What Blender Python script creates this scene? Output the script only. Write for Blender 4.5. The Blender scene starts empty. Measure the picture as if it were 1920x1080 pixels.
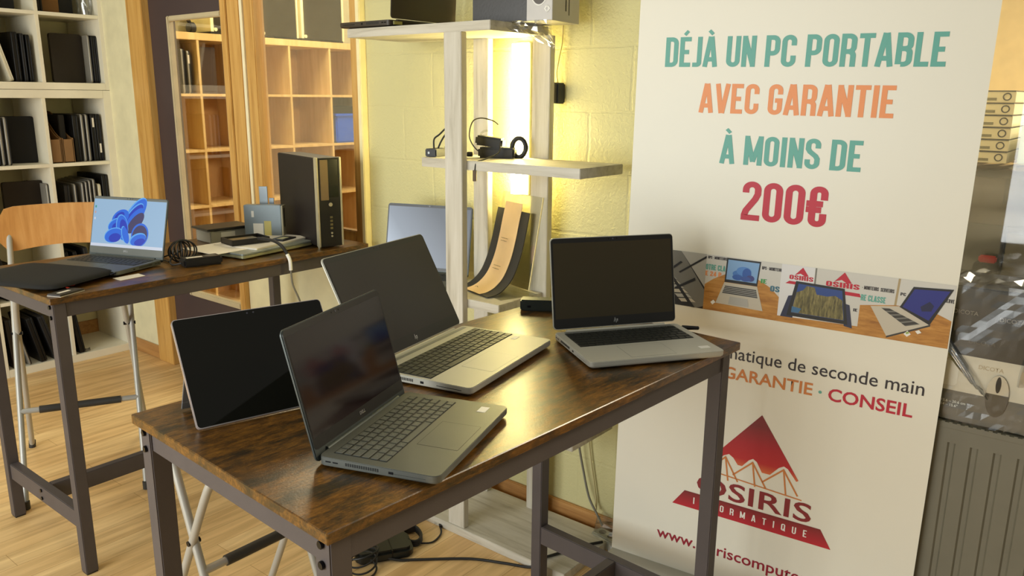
import bpy, bmesh, math, random
from mathutils import Matrix, Vector
random.seed(7)
PI = math.pi
R = math.radians
SC = bpy.context.scene
COL = SC.collection

# ------------------------------------------------------------------ camera, world, lights, exposure
cam_d = bpy.data.cameras.new('camera')
cam = bpy.data.objects.new('camera', cam_d)
COL.objects.link(cam)
_pit, _yaw, _rol = 0.2341, 0.6731, 0.009
_F = Vector((math.cos(_yaw) * math.cos(_pit), math.sin(_yaw) * math.cos(_pit), -math.sin(_pit)))
_R = Vector((math.sin(_yaw), -math.cos(_yaw), 0))
_U = _R.cross(_F)
_R2 = _R * math.cos(_rol) + _U * math.sin(_rol)
_U2 = _R2.cross(_F)
cam.matrix_world = Matrix(((_R2.x, _U2.x, -_F.x, 0), (_R2.y, _U2.y, -_F.y, 0), (_R2.z, _U2.z, -_F.z, 1.4754), (0, 0, 0, 1)))
cam_d.sensor_width = 36.0
cam_d.lens = 1502.3 / 1920 * 36
cam_d.clip_start = 0.05
SC.camera = cam

world = bpy.data.worlds.new('world')
SC.world = world
world.use_nodes = True
world.node_tree.nodes['Background'].inputs[0].default_value = (0.78, 0.765, 0.66, 1)
world.node_tree.nodes['Background'].inputs[1].default_value = 0.34

def area(name, loc, target, size, power, color):
    d = bpy.data.lights.new(name, 'AREA')
    d.shape = 'RECTANGLE'
    d.size, d.size_y = size
    d.energy = power
    d.color = color
    o = bpy.data.objects.new(name, d)
    COL.objects.link(o)
    o.location = loc
    o.rotation_euler = (Vector(target) - Vector(loc)).to_track_quat('-Z', 'Y').to_euler()
    return o

area('window_daylight', (-2.4, 2.2, 1.35), (1.6, 1.7, 0.6), (3.0, 2.0), 165, (0.95, 0.985, 0.97))
area('unseen_overhead_light', (0.4, 1.6, 2.65), (0.4, 1.6, 0), (1.2, 1.2), 8, (1.0, 0.88, 0.62))  # unseen area light overhead, added without a lamp fitting
area('unseen_overhead_light', (0.9, 3.6, 2.65), (0.9, 3.6, 0), (1.2, 0.6), 11, (1.0, 0.88, 0.62))  # second unseen overhead light, likewise without a fitting
area('next_room_ceiling_light', (3.3, 4.0, 2.68), (3.3, 4.05, 0.8), (1.2, 0.8), 58, (1.0, 0.87, 0.56))
area('store_room_fill_light', (3.4, -0.4, 2.6), (3.2, 0.3, 1.0), (1.0, 1.0), 190, (1.0, 0.86, 0.62))  # lamp added to brighten the store room behind the window

SC.view_settings.view_transform = 'Standard'
SC.view_settings.look = 'None'
SC.view_settings.gamma = 1
SC.view_settings.use_curve_mapping = False
SC.view_settings.exposure = -0.2

# ------------------------------------------------------------------ materials
MC = {}
def s2l(c):
    return tuple(((v / 255) / 12.92 if v / 255 <= 0.04045 else ((v / 255 + 0.055) / 1.055) ** 2.4) for v in c)

def mat(name, rgb, rough=0.5, metal=0.0, spec=0.5, var=0.06, vscale=12.0, bump=0.0, bscale=200.0, coat=0.0):
    """painted / plastic / metal surface with a little procedural unevenness"""
    if name in MC:
        return MC[name]
    m = bpy.data.materials.new(name)
    m.use_nodes = True
    nt = m.node_tree
    b = nt.nodes['Principled BSDF']
    c = s2l(rgb)
    b.inputs['Roughness'].default_value = rough
    b.inputs['Metallic'].default_value = metal
    b.inputs['Specular IOR Level'].default_value = spec
    b.inputs['Coat Weight'].default_value = coat
    tc = nt.nodes.new('ShaderNodeTexCoord')
    n = nt.nodes.new('ShaderNodeTexNoise')
    n.inputs['Scale'].default_value = vscale
    n.inputs['Detail'].default_value = 4
    nt.links.new(tc.outputs['Object'], n.inputs['Vector'])
    r = nt.nodes.new('ShaderNodeValToRGB')
    r.color_ramp.elements[0].position = 0.3
    r.color_ramp.elements[1].position = 0.7
    r.color_ramp.elements[0].color = (*[v * (1 - var) for v in c], 1)
    r.color_ramp.elements[1].color = (*[min(1, v * (1 + var)) for v in c], 1)
    nt.links.new(n.outputs['Fac'], r.inputs['Fac'])
    nt.links.new(r.outputs['Color'], b.inputs['Base Color'])
    if bump:
        n2 = nt.nodes.new('ShaderNodeTexNoise')
        n2.inputs['Scale'].default_value = bscale
        n2.inputs['Detail'].default_value = 3
        nt.links.new(tc.outputs['Object'], n2.inputs['Vector'])
        bp = nt.nodes.new('ShaderNodeBump')
        bp.inputs['Strength'].default_value = bump
        bp.inputs['Distance'].default_value = 0.002
        nt.links.new(n2.outputs['Fac'], bp.inputs['Height'])
        nt.links.new(bp.outputs['Normal'], b.inputs['Normal'])
    MC[name] = m
    return m

def emit(name, rgb, strength=1.0):
    if name in MC:
        return MC[name]
    m = bpy.data.materials.new(name)
    m.use_nodes = True
    b = m.node_tree.nodes['Principled BSDF']
    b.inputs['Base Color'].default_value = (0, 0, 0, 1)
    b.inputs['Roughness'].default_value = 0.3
    b.inputs['Emission Color'].default_value = (*s2l(rgb), 1)
    b.inputs['Emission Strength'].default_value = strength
    MC[name] = m
    return m

def wood(name, stops, axis='x', stretch=14, scale=3.0, rough=0.45, bump=0.1, detail=8, spec=0.5, distort=0.4):
    """long grain along one axis of the object's own coordinates"""
    if name in MC:
        return MC[name]
    m = bpy.data.materials.new(name)
    m.use_nodes = True
    nt = m.node_tree
    b = nt.nodes['Principled BSDF']
    b.inputs['Roughness'].default_value = rough
    b.inputs['Specular IOR Level'].default_value = spec
    tc = nt.nodes.new('ShaderNodeTexCoord')
    mp = nt.nodes.new('ShaderNodeMapping')
    s = [stretch, stretch, stretch]
    s['xyz'.index(axis)] = 1.0
    mp.inputs['Scale'].default_value = s
    nt.links.new(tc.outputs['Object'], mp.inputs['Vector'])
    n = nt.nodes.new('ShaderNodeTexNoise')
    n.inputs['Scale'].default_value = scale
    n.inputs['Detail'].default_value = detail
    n.inputs['Roughness'].default_value = 0.62
    n.inputs['Distortion'].default_value = distort
    nt.links.new(mp.outputs['Vector'], n.inputs['Vector'])
    r = nt.nodes.new('ShaderNodeValToRGB')
    els = r.color_ramp.elements
    while len(els) < len(stops):
        els.new(0.5)
    for e, (p, c) in zip(els, stops):
        e.position = p
        e.color = (*s2l(c), 1)
    nt.links.new(n.outputs['Fac'], r.inputs['Fac'])
    nt.links.new(r.outputs['Color'], b.inputs['Base Color'])
    if bump:
        bp = nt.nodes.new('ShaderNodeBump')
        bp.inputs['Strength'].default_value = bump
        bp.inputs['Distance'].default_value = 0.002
        nt.links.new(n.outputs['Fac'], bp.inputs['Height'])
        nt.links.new(bp.outputs['Normal'], b.inputs['Normal'])
    MC[name] = m
    return m

def rustic_top():
    """rust-brown wood print with dark stains, saw marks and knots"""
    m = bpy.data.materials.new('rustic_brown_wood')
    m.use_nodes = True
    nt = m.node_tree
    L = nt.links.new
    b = nt.nodes['Principled BSDF']
    b.inputs['Specular IOR Level'].default_value = 0.62
    tc = nt.nodes.new('ShaderNodeTexCoord')
    def noise(scale, vec_scale, detail=8, rough=0.6, dist=0.0):
        mp = nt.nodes.new('ShaderNodeMapping')
        mp.inputs['Scale'].default_value = vec_scale
        L(tc.outputs['Object'], mp.inputs['Vector'])
        n = nt.nodes.new('ShaderNodeTexNoise')
        n.inputs['Scale'].default_value = scale
        n.inputs['Detail'].default_value = detail
        n.inputs['Roughness'].default_value = rough
        n.inputs['Distortion'].default_value = dist
        L(mp.outputs['Vector'], n.inputs['Vector'])
        return n
    grain = noise(20, (1.0, 2.6, 2.6), 14, 0.84, 0.3)
    r1 = nt.nodes.new('ShaderNodeValToRGB')
    e = r1.color_ramp.elements
    e.new(0.5); e.new(0.6)
    for el, (p, c) in zip(e, ((0.30, (40, 28, 10)), (0.45, (88, 58, 18)), (0.57, (128, 86, 28)), (0.74, (162, 120, 48)))):
        el.position = p
        el.color = (*s2l(c), 1)
    L(grain.outputs['Fac'], r1.inputs['Fac'])
    stain = noise(4.6, (1.0, 2.4, 2.4), 12, 0.76, 0.4)
    r2 = nt.nodes.new('ShaderNodeValToRGB')
    e = r2.color_ramp.elements
    e[0].position, e[0].color = 0.48, (0, 0, 0, 1)
    e[1].position, e[1].color = 0.59, (0.90, 0.90, 0.90, 1)
    L(stain.outputs['Fac'], r2.inputs['Fac'])
    mx = nt.nodes.new('ShaderNodeMix')
    mx.data_type = 'RGBA'
    L(r2.outputs['Color'], mx.inputs[0])
    L(r1.outputs['Color'], mx.inputs[6])
    mx.inputs[7].default_value = (*s2l((40, 34, 17)), 1)
    # small knots
    mpv = nt.nodes.new('ShaderNodeMapping')
    mpv.inputs['Scale'].default_value = (5.0, 9.0, 9.0)
    L(tc.outputs['Object'], mpv.inputs['Vector'])
    vo = nt.nodes.new('ShaderNodeTexVoronoi')
    vo.inputs['Scale'].default_value = 1.1
    L(mpv.outputs['Vector'], vo.inputs['Vector'])
    r3 = nt.nodes.new('ShaderNodeValToRGB')
    e = r3.color_ramp.elements
    e[0].position, e[0].color = 0.05, (0.75, 0.75, 0.75, 1)
    e[1].position, e[1].color = 0.16, (0, 0, 0, 1)
    L(vo.outputs['Distance'], r3.inputs['Fac'])
    mx2 = nt.nodes.new('ShaderNodeMix')
    mx2.data_type = 'RGBA'
    L(r3.outputs['Color'], mx2.inputs[0])
    L(mx.outputs[2], mx2.inputs[6])
    mx2.inputs[7].default_value = (*s2l((38, 30, 14)), 1)
    fine = noise(16, (1.0, 13, 13), 9, 0.72, 0.2)
    r4 = nt.nodes.new('ShaderNodeValToRGB')
    e = r4.color_ramp.elements
    e[0].position, e[0].color = 0.36, (0.42, 0.40, 0.36, 1)
    e[1].position, e[1].color = 0.54, (1.08, 1.08, 1.08, 1)
    L(fine.outputs['Fac'], r4.inputs['Fac'])
    mx3 = nt.nodes.new('ShaderNodeMix')
    mx3.data_type = 'RGBA'
    mx3.blend_type = 'MULTIPLY'
    mx3.inputs[0].default_value = 0.85
    L(mx2.outputs[2], mx3.inputs[6])
    L(r4.outputs['Color'], mx3.inputs[7])
    L(mx3.outputs[2], b.inputs['Base Color'])
    rr = nt.nodes.new('ShaderNodeMapRange')
    rr.inputs['To Min'].default_value = 0.25
    rr.inputs['To Max'].default_value = 0.34
    L(stain.outputs['Fac'], rr.inputs['Value'])
    L(rr.outputs['Result'], b.inputs['Roughness'])
    bn = noise(260, (1, 1, 1), 2)
    bp = nt.nodes.new('ShaderNodeBump')
    bp.inputs['Strength'].default_value = 0.10
    bp.inputs['Distance'].default_value = 0.002
    L(bn.outputs['Fac'], bp.inputs['Height'])
    L(bp.outputs['Normal'], b.inputs['Normal'])
    return m

def floor_mat():
    m = bpy.data.materials.new('oak_laminate_planks')
    m.use_nodes = True
    nt = m.node_tree
    L = nt.links.new
    b = nt.nodes['Principled BSDF']
    b.inputs['Roughness'].default_value = 0.42
    tc = nt.nodes.new('ShaderNodeTexCoord')
    br = nt.nodes.new('ShaderNodeTexBrick')
    br.inputs['Scale'].default_value = 1.0
    br.inputs['Brick Width'].default_value = 1.28
    br.inputs['Row Height'].default_value = 0.095
    br.inputs['Mortar Size'].default_value = 0.0006
    br.offset = 0.37
    br.inputs['Color1'].default_value = (*s2l((240, 208, 152)), 1)
    br.inputs['Color2'].default_value = (*s2l((224, 186, 128)), 1)
    br.inputs['Mortar'].default_value = (*s2l((150, 104, 56)), 1)
    L(tc.outputs['Object'], br.inputs['Vector'])
    mp = nt.nodes.new('ShaderNodeMapping')
    mp.inputs['Scale'].default_value = (1.2, 14, 1)
    L(tc.outputs['Object'], mp.inputs['Vector'])
    n = nt.nodes.new('ShaderNodeTexNoise')
    n.inputs['Scale'].default_value = 2.2
    n.inputs['Detail'].default_value = 7
    n.inputs['Distortion'].default_value = 0.6
    L(mp.outputs['Vector'], n.inputs['Vector'])
    r = nt.nodes.new('ShaderNodeValToRGB')
    e = r.color_ramp.elements
    e[0].position, e[0].color = 0.28, (0.72, 0.66, 0.58, 1)
    e[1].position, e[1].color = 0.68, (1.12, 1.12, 1.12, 1)
    L(n.outputs['Fac'], r.inputs['Fac'])
    mx = nt.nodes.new('ShaderNodeMix')
    mx.data_type = 'RGBA'
    mx.blend_type = 'MULTIPLY'
    mx.inputs[0].default_value = 1.0
    L(br.outputs['Color'], mx.inputs[6])
    L(r.outputs['Color'], mx.inputs[7])
    L(mx.outputs[2], b.inputs['Base Color'])
    return m

def block_wall(name, rgb, oy, oz):
    """thickly painted concrete blocks: joints and roller texture as relief only"""
    m = bpy.data.materials.new(name)
    m.use_nodes = True
    nt = m.node_tree
    L = nt.links.new
    b = nt.nodes['Principled BSDF']
    b.inputs['Base Color'].default_value = (*s2l(rgb), 1)
    b.inputs['Roughness'].default_value = 0.55
    b.inputs['Specular IOR Level'].default_value = 0.3
    tc = nt.nodes.new('ShaderNodeTexCoord')
    sp = nt.nodes.new('ShaderNodeSeparateXYZ')
    L(tc.outputs['Object'], sp.inputs[0])
    cb = nt.nodes.new('ShaderNodeCombineXYZ')
    ay = nt.nodes.new('ShaderNodeMath'); ay.operation = 'ADD'; ay.inputs[1].default_value = oy
    az = nt.nodes.new('ShaderNodeMath'); az.operation = 'ADD'; az.inputs[1].default_value = oz
    L(sp.outputs['Y'], ay.inputs[0]); L(sp.outputs['Z'], az.inputs[0])
    L(ay.outputs[0], cb.inputs[0]); L(az.outputs[0], cb.inputs[1])
    nz = nt.nodes.new('ShaderNodeTexNoise')
    nz.inputs['Scale'].default_value = 7
    L(tc.outputs['Object'], nz.inputs['Vector'])
    ad = nt.nodes.new('ShaderNodeMix'); ad.data_type = 'RGBA'; ad.blend_type = 'LINEAR_LIGHT'
    ad.inputs[0].default_value = 0.008
    L(cb.outputs[0], ad.inputs[6]); L(nz.outputs['Color'], ad.inputs[7])
    br = nt.nodes.new('ShaderNodeTexBrick')
    br.offset = 0.36
    br.inputs['Scale'].default_value = 1.0
    br.inputs['Brick Width'].default_value = 0.42
    br.inputs['Row Height'].default_value = 0.197
    br.inputs['Mortar Size'].default_value = 0.006
    br.inputs['Mortar Smooth'].default_value = 0.6
    L(ad.outputs[2], br.inputs['Vector'])
    n = nt.nodes.new('ShaderNodeTexNoise')
    n.inputs['Scale'].default_value = 95
    n.inputs['Detail'].default_value = 3
    n.inputs['Distortion'].default_value = 0.8
    L(tc.outputs['Object'], n.inputs['Vector'])
    bp1 = nt.nodes.new('ShaderNodeBump')
    bp1.invert = True
    bp1.inputs['Strength'].default_value = 0.28
    bp1.inputs['Distance'].default_value = 0.006
    L(br.outputs['Fac'], bp1.inputs['Height'])
    bp2 = nt.nodes.new('ShaderNodeBump')
    bp2.inputs['Strength'].default_value = 0.5
    bp2.inputs['Distance'].default_value = 0.004
    L(n.outputs['Fac'], bp2.inputs['Height'])
    L(bp1.outputs['Normal'], bp2.inputs['Normal'])
    L(bp2.outputs['Normal'], b.inputs['Normal'])
    return m

def clear(name, tint=(1, 1, 1), refl=0.10, rough=0.02, extra=.5):
    """glass, acrylic or film: straight-through light plus a mirror share that grows at grazing angles"""
    m = bpy.data.materials.new(name)
    m.use_nodes = True
    nt = m.node_tree
    L = nt.links.new
    nt.nodes.remove(nt.nodes['Principled BSDF'])
    out = nt.nodes['Material Output']
    t = nt.nodes.new('ShaderNodeBsdfTransparent')
    t.inputs[0].default_value = (*tint, 1)
    g = nt.nodes.new('ShaderNodeBsdfGlossy')
    g.inputs['Roughness'].default_value = rough
    lw = nt.nodes.new('ShaderNodeLayerWeight')
    lw.inputs[0].default_value = 0.25
    mr = nt.nodes.new('ShaderNodeMapRange')
    mr.inputs['To Min'].default_value = refl
    mr.inputs['To Max'].default_value = min(1, refl + extra)
    L(lw.outputs['Fresnel'], mr.inputs['Value'])
    mx = nt.nodes.new('ShaderNodeMixShader')
    L(mr.outputs['Result'], mx.inputs[0])
    L(t.outputs[0], mx.inputs[1]); L(g.outputs[0], mx.inputs[2])
    L(mx.outputs[0], out.inputs['Surface'])
    return m

RUST = rustic_top()
FLOOR = floor_mat()
WALL = block_wall('cream_painted_blocks', (206, 199, 148), -2.27, -1.432)
PLASTER = mat('cream_plaster', (226, 219, 180), 0.6, bump=0.2, bscale=60)
STEEL = mat('anthracite_powder_coat', (78, 71, 71), 0.55, bump=0.15, bscale=900)
BOLT = mat('black_bolt', (22, 22, 26), 0.3, metal=0.6)
OAK = wood('varnished_oak', ((0.3, (176, 128, 62)), (0.5, (202, 156, 84)), (0.72, (214, 172, 100))), 'z', 16, 2.5, 0.4)
OAKX = wood('varnished_oak_skirting', ((0.3, (150, 104, 56)), (0.5, (178, 130, 74)), (0.72, (196, 148, 88))), 'y', 16, 2.5, 0.45)
BIRCH = wood('birch_effect', ((0.3, (206, 170, 108)), (0.5, (222, 188, 126)), (0.75, (234, 204, 146))), 'z', 12, 2.0, 0.45, 0.03)
WHITEWASH_Z = wood('whitewashed_plank_upright', ((0.28, (160, 152, 134)), (0.45, (194, 188, 172)), (0.7, (210, 205, 192))), 'z', 12, 3.0, 0.5, 0.15)
WHITEWASH_Y = wood('whitewashed_plank_board', ((0.28, (160, 152, 134)), (0.45, (194, 188, 172)), (0.7, (210, 205, 192))), 'y', 12, 3.0, 0.5, 0.15)
WHITELAQ = mat('white_lacquer', (232, 226, 204), 0.4, var=0.02)
PLY = wood('birch_plywood_backrest', ((0.3, (190, 132, 68)), (0.5, (208, 152, 86)), (0.72, (220, 168, 104))), 'z', 8, 4.0, 0.4)
TUBE = mat('silver_grey_tube', (176, 174, 166), 0.38, metal=0.25, var=0.02)
GRIP = mat('dark_grip', (52, 50, 46), 0.6)
BLACK = mat('black_plastic', (22, 21, 22), 0.45)
BLACKSOFT = mat('black_neoprene', (17, 15, 10), 0.85, bump=0.3, bscale=1500)
CABLE = mat('black_cable', (24, 24, 24), 0.5)
GREYCABLE = mat('grey_cable', (120, 116, 104), 0.5)
DARKLAP = mat('dark_grey_laptop_shell', (96, 98, 92), 0.42, metal=0.35, bump=0.05, bscale=2500)
SILVER = mat('silver_aluminium', (192, 190, 178), 0.46, metal=0.25, var=0.01)
SILVER_SIDE = mat('silver_aluminium_side', (150, 152, 150), 0.35, metal=0.6, var=0.01)
GLOSS = mat('black_screen_glass', (26, 15, 18), 0.09, var=0.0, spec=0.45)  # purple-brown reflection of the room mixed into the base colour
MATTE_SCR = mat('black_matt_screen', (34, 25, 23), 0.32, var=0.0, spec=0.5)  # base tinted brown to carry the reflected room
BEZEL = mat('black_bezel', (24, 22, 20), 0.35, var=0.0)
KEYBLK = mat('black_key', (38, 40, 36), 0.45, var=0.02)
KEYGRY = mat('grey_key', (84, 86, 80), 0.5, var=0.02)
WELL = mat('keyboard_well', (28, 29, 26), 0.6)
LEGEND = emit('backlit_key_legend', (170, 174, 160), 0.3)
WHITE = mat('white_print', (236, 234, 226), 0.5, var=0.0)
PAPER = mat('paper', (232, 224, 208), 0.7, var=0.03)
GLASS = clear('window_glass', refl=0.035, extra=.3)
# ------------------------------------------------------------------ mesh tools
class MB:
    def __init__(s):
        s.v = []; s.f = []; s.mi = []
    def add(s, verts, faces, M=None, mi=0):
        b = len(s.v)
        for p in verts:
            p = Vector(p)
            s.v.append(M @ p if M else p)
        for f in faces:
            s.f.append([b + i for i in f]); s.mi.append(mi)
        return s
    def box(s, x0, y0, z0, x1, y1, z1, M=None, mi=0):
        if x0 > x1: x0, x1 = x1, x0
        if y0 > y1: y0, y1 = y1, y0
        if z0 > z1: z0, z1 = z1, z0
        vs = [(x0, y0, z0), (x1, y0, z0), (x1, y1, z0), (x0, y1, z0), (x0, y0, z1), (x1, y0, z1), (x1, y1, z1), (x0, y1, z1)]
        return s.add(vs, [(0, 3, 2, 1), (4, 5, 6, 7), (0, 1, 5, 4), (1, 2, 6, 5), (2, 3, 7, 6), (3, 0, 4, 7)], M, mi)
    def prism(s, poly, z0, z1, M=None, mi=0):
        n = len(poly)
        vs = [(x, y, z0) for x, y in poly] + [(x, y, z1) for x, y in poly]
        fs = [tuple(range(n))[::-1], tuple(range(n, 2 * n))] + [(i, (i + 1) % n, n + (i + 1) % n, n + i) for i in range(n)]
        return s.add(vs, fs, M, mi)
    def face(s, pts, M=None, mi=0):
        return s.add(pts, [tuple(range(len(pts)))], M, mi)
    def cyl(s, p, q, r, n=14, r2=None, mi=0, M=None):
        return s.tube([p, q], r, n, mi=mi, r2=r2, M=M)
    def tube(s, pts, r, n=10, mi=0, closed=False, r2=None, M=None):
        P = [Vector(p) for p in pts]
        m = len(P)
        rings = []
        nrm = None
        for i in range(m):
            if closed:
                t = P[(i + 1) % m] - P[i - 1]
            else:
                t = P[min(i + 1, m - 1)] - P[max(i - 1, 0)]
            t.normalize()
            if nrm is None:
                a = Vector((0, 0, 1)) if abs(t.z) < 0.9 else Vector((1, 0, 0))
                nrm = t.cross(a).normalized()
            else:
                nrm = (nrm - t * nrm.dot(t))
                if nrm.length < 1e-6:
                    nrm = t.orthogonal()
                nrm.normalize()
            bn = t.cross(nrm)
            rr = r if r2 is None else r + (r2 - r) * i / (m - 1)
            rings.append([P[i] + (nrm * math.cos(2 * PI * k / n) + bn * math.sin(2 * PI * k / n)) * rr for k in range(n)])
        vs = [p for rg in rings for p in rg]
        fs = []
        for i in range(m if closed else m - 1):
            j = (i + 1) % m
            for k in range(n):
                k2 = (k + 1) % n
                fs.append((i * n + k, i * n + k2, j * n + k2, j * n + k))
        if not closed:
            fs.append(tuple(range(n))[::-1]); fs.append(tuple(range((m - 1) * n, m * n)))
        return s.add(vs, fs, M, mi)
    def build(s, name, m, parent=None, bevel=0, seg=2, smooth=False, loc=None, ang=40):
        me = bpy.data.meshes.new(name)
        me.from_pydata([tuple(p) for p in s.v], [], s.f)
        ms = m if isinstance(m, (list, tuple)) else [m]
        for x in ms:
            me.materials.append(x)
        for p, i in zip(me.polygons, s.mi):
            p.material_index = min(i, len(ms) - 1)
        bm = bmesh.new(); bm.from_mesh(me)
        bmesh.ops.recalc_face_normals(bm, faces=bm.faces)
        if bevel:
            ed = [e for e in bm.edges if len(e.link_faces) == 2 and e.calc_face_angle(0) > R(ang)]
            bmesh.ops.bevel(bm, geom=ed, offset=bevel, segments=seg, affect='EDGES', clamp_overlap=True)
        if smooth or bevel:
            for f in bm.faces:
                f.smooth = True
            for e in bm.edges:
                if len(e.link_faces) == 2 and e.calc_face_angle(0) > R(50 if smooth else 32):
                    e.smooth = False
        bm.to_mesh(me); bm.free()
        o = bpy.data.objects.new(name, me)
        COL.objects.link(o)
        if parent: o.parent = parent
        if loc: o.location = loc
        return o

def tag(o, label=None, cat=None, group=None, kind=None):
    if label: o['label'] = label
    if cat: o['category'] = cat
    if group: o['group'] = group
    if kind: o['kind'] = kind
    return o
def thing(name, label, cat, loc=(0, 0, 0), rz=0.0, group=None, rot=None):
    o = bpy.data.objects.new(name, None)
    COL.objects.link(o)
    o.empty_display_size = 0.05
    o.location = loc
    o.rotation_euler = rot if rot else (0, 0, rz)
    return tag(o, label, cat, group)
def struct(o):
    o['kind'] = 'structure'; return o
def copy_tree(o, parent=None):
    c = o.copy(); COL.objects.link(c)
    if parent: c.parent = parent
    for ch in list(o.children):
        copy_tree(ch, c)
    return c

def rrect(x0, y0, x1, y1, r, n=4):
    """rounded rectangle outline, counter-clockwise"""
    out = []
    for cx, cy, a in ((x1 - r, y0 + r, -90), (x1 - r, y1 - r, 0), (x0 + r, y1 - r, 90), (x0 + r, y0 + r, 180)):
        for i in range(n + 1):
            t = R(a + 90 * i / n)
            out.append((cx + r * math.cos(t), cy + r * math.sin(t)))
    return out
def smooth_path(pts, k=6, closed=False):
    P = [Vector(p) for p in pts]
    n = len(P); out = []
    rng = n if closed else n - 1
    for i in range(rng):
        if closed:
            a, b, c, d = P[i - 1], P[i], P[(i + 1) % n], P[(i + 2) % n]
        else:
            a, b, c, d = P[max(i - 1, 0)], P[i], P[i + 1], P[min(i + 2, n - 1)]
        for j in range(k):
            t = j / k
            out.append(0.5 * ((2 * b) + (c - a) * t + (2 * a - 5 * b + 4 * c - d) * t * t + (3 * b - a - 3 * c + d) * t ** 3))
    if not closed: out.append(P[-1])
    return out
def cable(name, pts, r, m, parent=None, k=6):
    mb = MB(); mb.tube(smooth_path(pts, k), r, 8)
    return mb.build(name, m, parent, smooth=True)

# ---- condensed stroke lettering (poster headline) : every glyph is a set of centre lines in a unit-high box
def arc(cx, cy, rx, ry, a0, a1, n=7):
    return [(cx + rx * math.cos(R(a0 + (a1 - a0) * i / n)), cy + ry * math.sin(R(a0 + (a1 - a0) * i / n))) for i in range(n + 1)]
def glyph(ch, w, t):
    h = t / 2; l, r, b, u = h, w - h, h, 1 - h
    q = min(0.15, (r - l) / 2); mid = (b + u) / 2; cx = (l + r) / 2
    O = arc(r - q, u - q, q, q, 0, 90) + arc(l + q, u - q, q, q, 90, 180) + arc(l + q, b + q, q, q, 180, 270) + arc(r - q, b + q, q, q, 270, 360)
    if ch in 'O0': return [(O, True)]
    if ch == 'Q': return [(O, True), ([(cx, b + .2), (r + h, -h * .3)], False)]
    if ch == 'D': return [(arc(r - q, u - q, q, q, 0, 90) + [(l, u), (l, b)] + arc(r - q, b + q, q, q, 270, 360), True)]
    if ch == 'E': return [([(w - t * .1, u), (l, u), (l, b), (w - t * .1, b)], False), ([(l, mid), (w - t * .5, mid)], False)]
    if ch == 'F': return [([(w - t * .1, u), (l, u), (l, 0)], False), ([(l, mid), (w - t * .5, mid)], False)]
    if ch == 'L': return [([(l, 1), (l, b), (w, b)], False)]
    if ch == 'I': return [([(w / 2, 0), (w / 2, 1)], False)]
    if ch == 'T': return [([(0, u), (w, u)], False), ([(w / 2, 0), (w / 2, 1 - t)], False)]
    if ch == 'J': return [([(r, 1)] + [(r, b + q)] + arc(r - q, b + q, q, q, 0, -90) + [(0, b)], False)]
    if ch == 'U': return [([(l, 1), (l, b + q)] + arc(l + q, b + q, q, q, 180, 270) + arc(r - q, b + q, q, q, 270, 360) + [(r, 1)], False)]
    if ch in 'CG':
        p = [(r, u - .26)] + arc(r - q, u - q, q, q, 0, 90) + arc(l + q, u - q, q, q, 90, 180) + arc(l + q, b + q, q, q, 180, 270) + arc(r - q, b + q, q, q, 270, 360)
        p += [(r, b + .28)] if ch == 'C' else [(r, .47), (cx - .01, .47)]
        return [(p, False)]
    if ch == 'P': return [([(l, 0), (l, u)] + arc(r - q, u - q, q, q, 90, 0) + arc(r - q, .43 + q, q, q, 0, -90) + [(l + h, .43)], False)]
    if ch == 'R': return [([(l, 0), (l, u)] + arc(r - q, u - q, q, q, 90, 0) + arc(r - q, .46 + q, q, q, 0, -90) + [(l + h, .46)], False), (arc(r - q, .46 - q, q, q, 90, 0) + [(r, 0)], False)]
    if ch == 'B': return [([(l, b), (l, u)] + arc(r - q, u - q, q, q, 90, 0) + arc(r - q, .53 + q * .8, q, q * .8, 0, -90) + [(l + h, .53)], False), ([(l + h, .53)] + arc(r - q, .53 - q, q, q, 90, 0) + arc(r - q, b + q, q, q, 0, -90) + [(l + h, b)], False)]
    if ch == 'S':
        return [([(r, u - .24)] + arc(r - q, u - q, q, q, 0, 90) + arc(l + q, u - q, q, q, 90, 180) + [(l, .66), (l + .05, .57), (r - .05, .43), (r, .34)] + arc(r - q, b + q, q, q, 360, 270) + arc(l + q, b + q, q, q, 270, 180) + [(l, b + .24)], False)]
    if ch == 'A': return [([(t * .42, 0), (w / 2 - t * .1, 1)], False), ([(w - t * .42, 0), (w / 2 + t * .1, 1)], False), ([(w * .25, .25), (w * .75, .25)], False)]
    if ch == 'V': return [([(t * .42, 1), (w / 2 - t * .1, 0)], False), ([(w - t * .42, 1), (w / 2 + t * .1, 0)], False)]
    if ch == 'N': return [([(l, 0), (l, 1)], False), ([(r, 0), (r, 1)], False), ([(l, 1 - t * .4), (r, t * .4)], False)]
    if ch == 'M': return [([(l, 0), (l, 1)], False), ([(r, 0), (r, 1)], False), ([(l, 1 - t * .3), (w / 2, .12)], False), ([(r, 1 - t * .3), (w / 2, .12)], False)]
    if ch == '2': return [([(l, u - .22)] + arc(l + q, u - q, q, q, 180, 90) + arc(r - q, u - q, q, q, 90, 0) + [(r, .68), (r - .05, .55), (l + .03, .25), (l, b + .06), (l, b), (w, b)], False)]
    if ch == '4': return [([(r - .06, 0), (r - .06, 1)], False), ([(r - .06, 1 - h), (l, .24), (w, .24)], False)]
    if ch == '€':
        q = min(q, (r - l - .04) / 2 - .004)
        p = [(r, u - .26)] + arc(r - q, u - q, q, q, 0, 90) + arc(l + .04 + q, u - q, q, q, 90, 180) + arc(l + .04 + q, b + q, q, q, 180, 270) + arc(r - q, b + q, q, q, 270, 360) + [(r, b + .26)]
        return [(p, False), ([(-.02, .57), (w * .78, .57)], False), ([(-.02, .42), (w * .72, .42)], False)]
    if ch == '·': return [([(w / 2, .40), (w / 2, .55)], False)]
    if ch == '-': return [([(.03, .45), (w - .03, .45)], False)]
    return []
ACC = {'É': ('E', 1), 'À': ('A', -1)}
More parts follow.
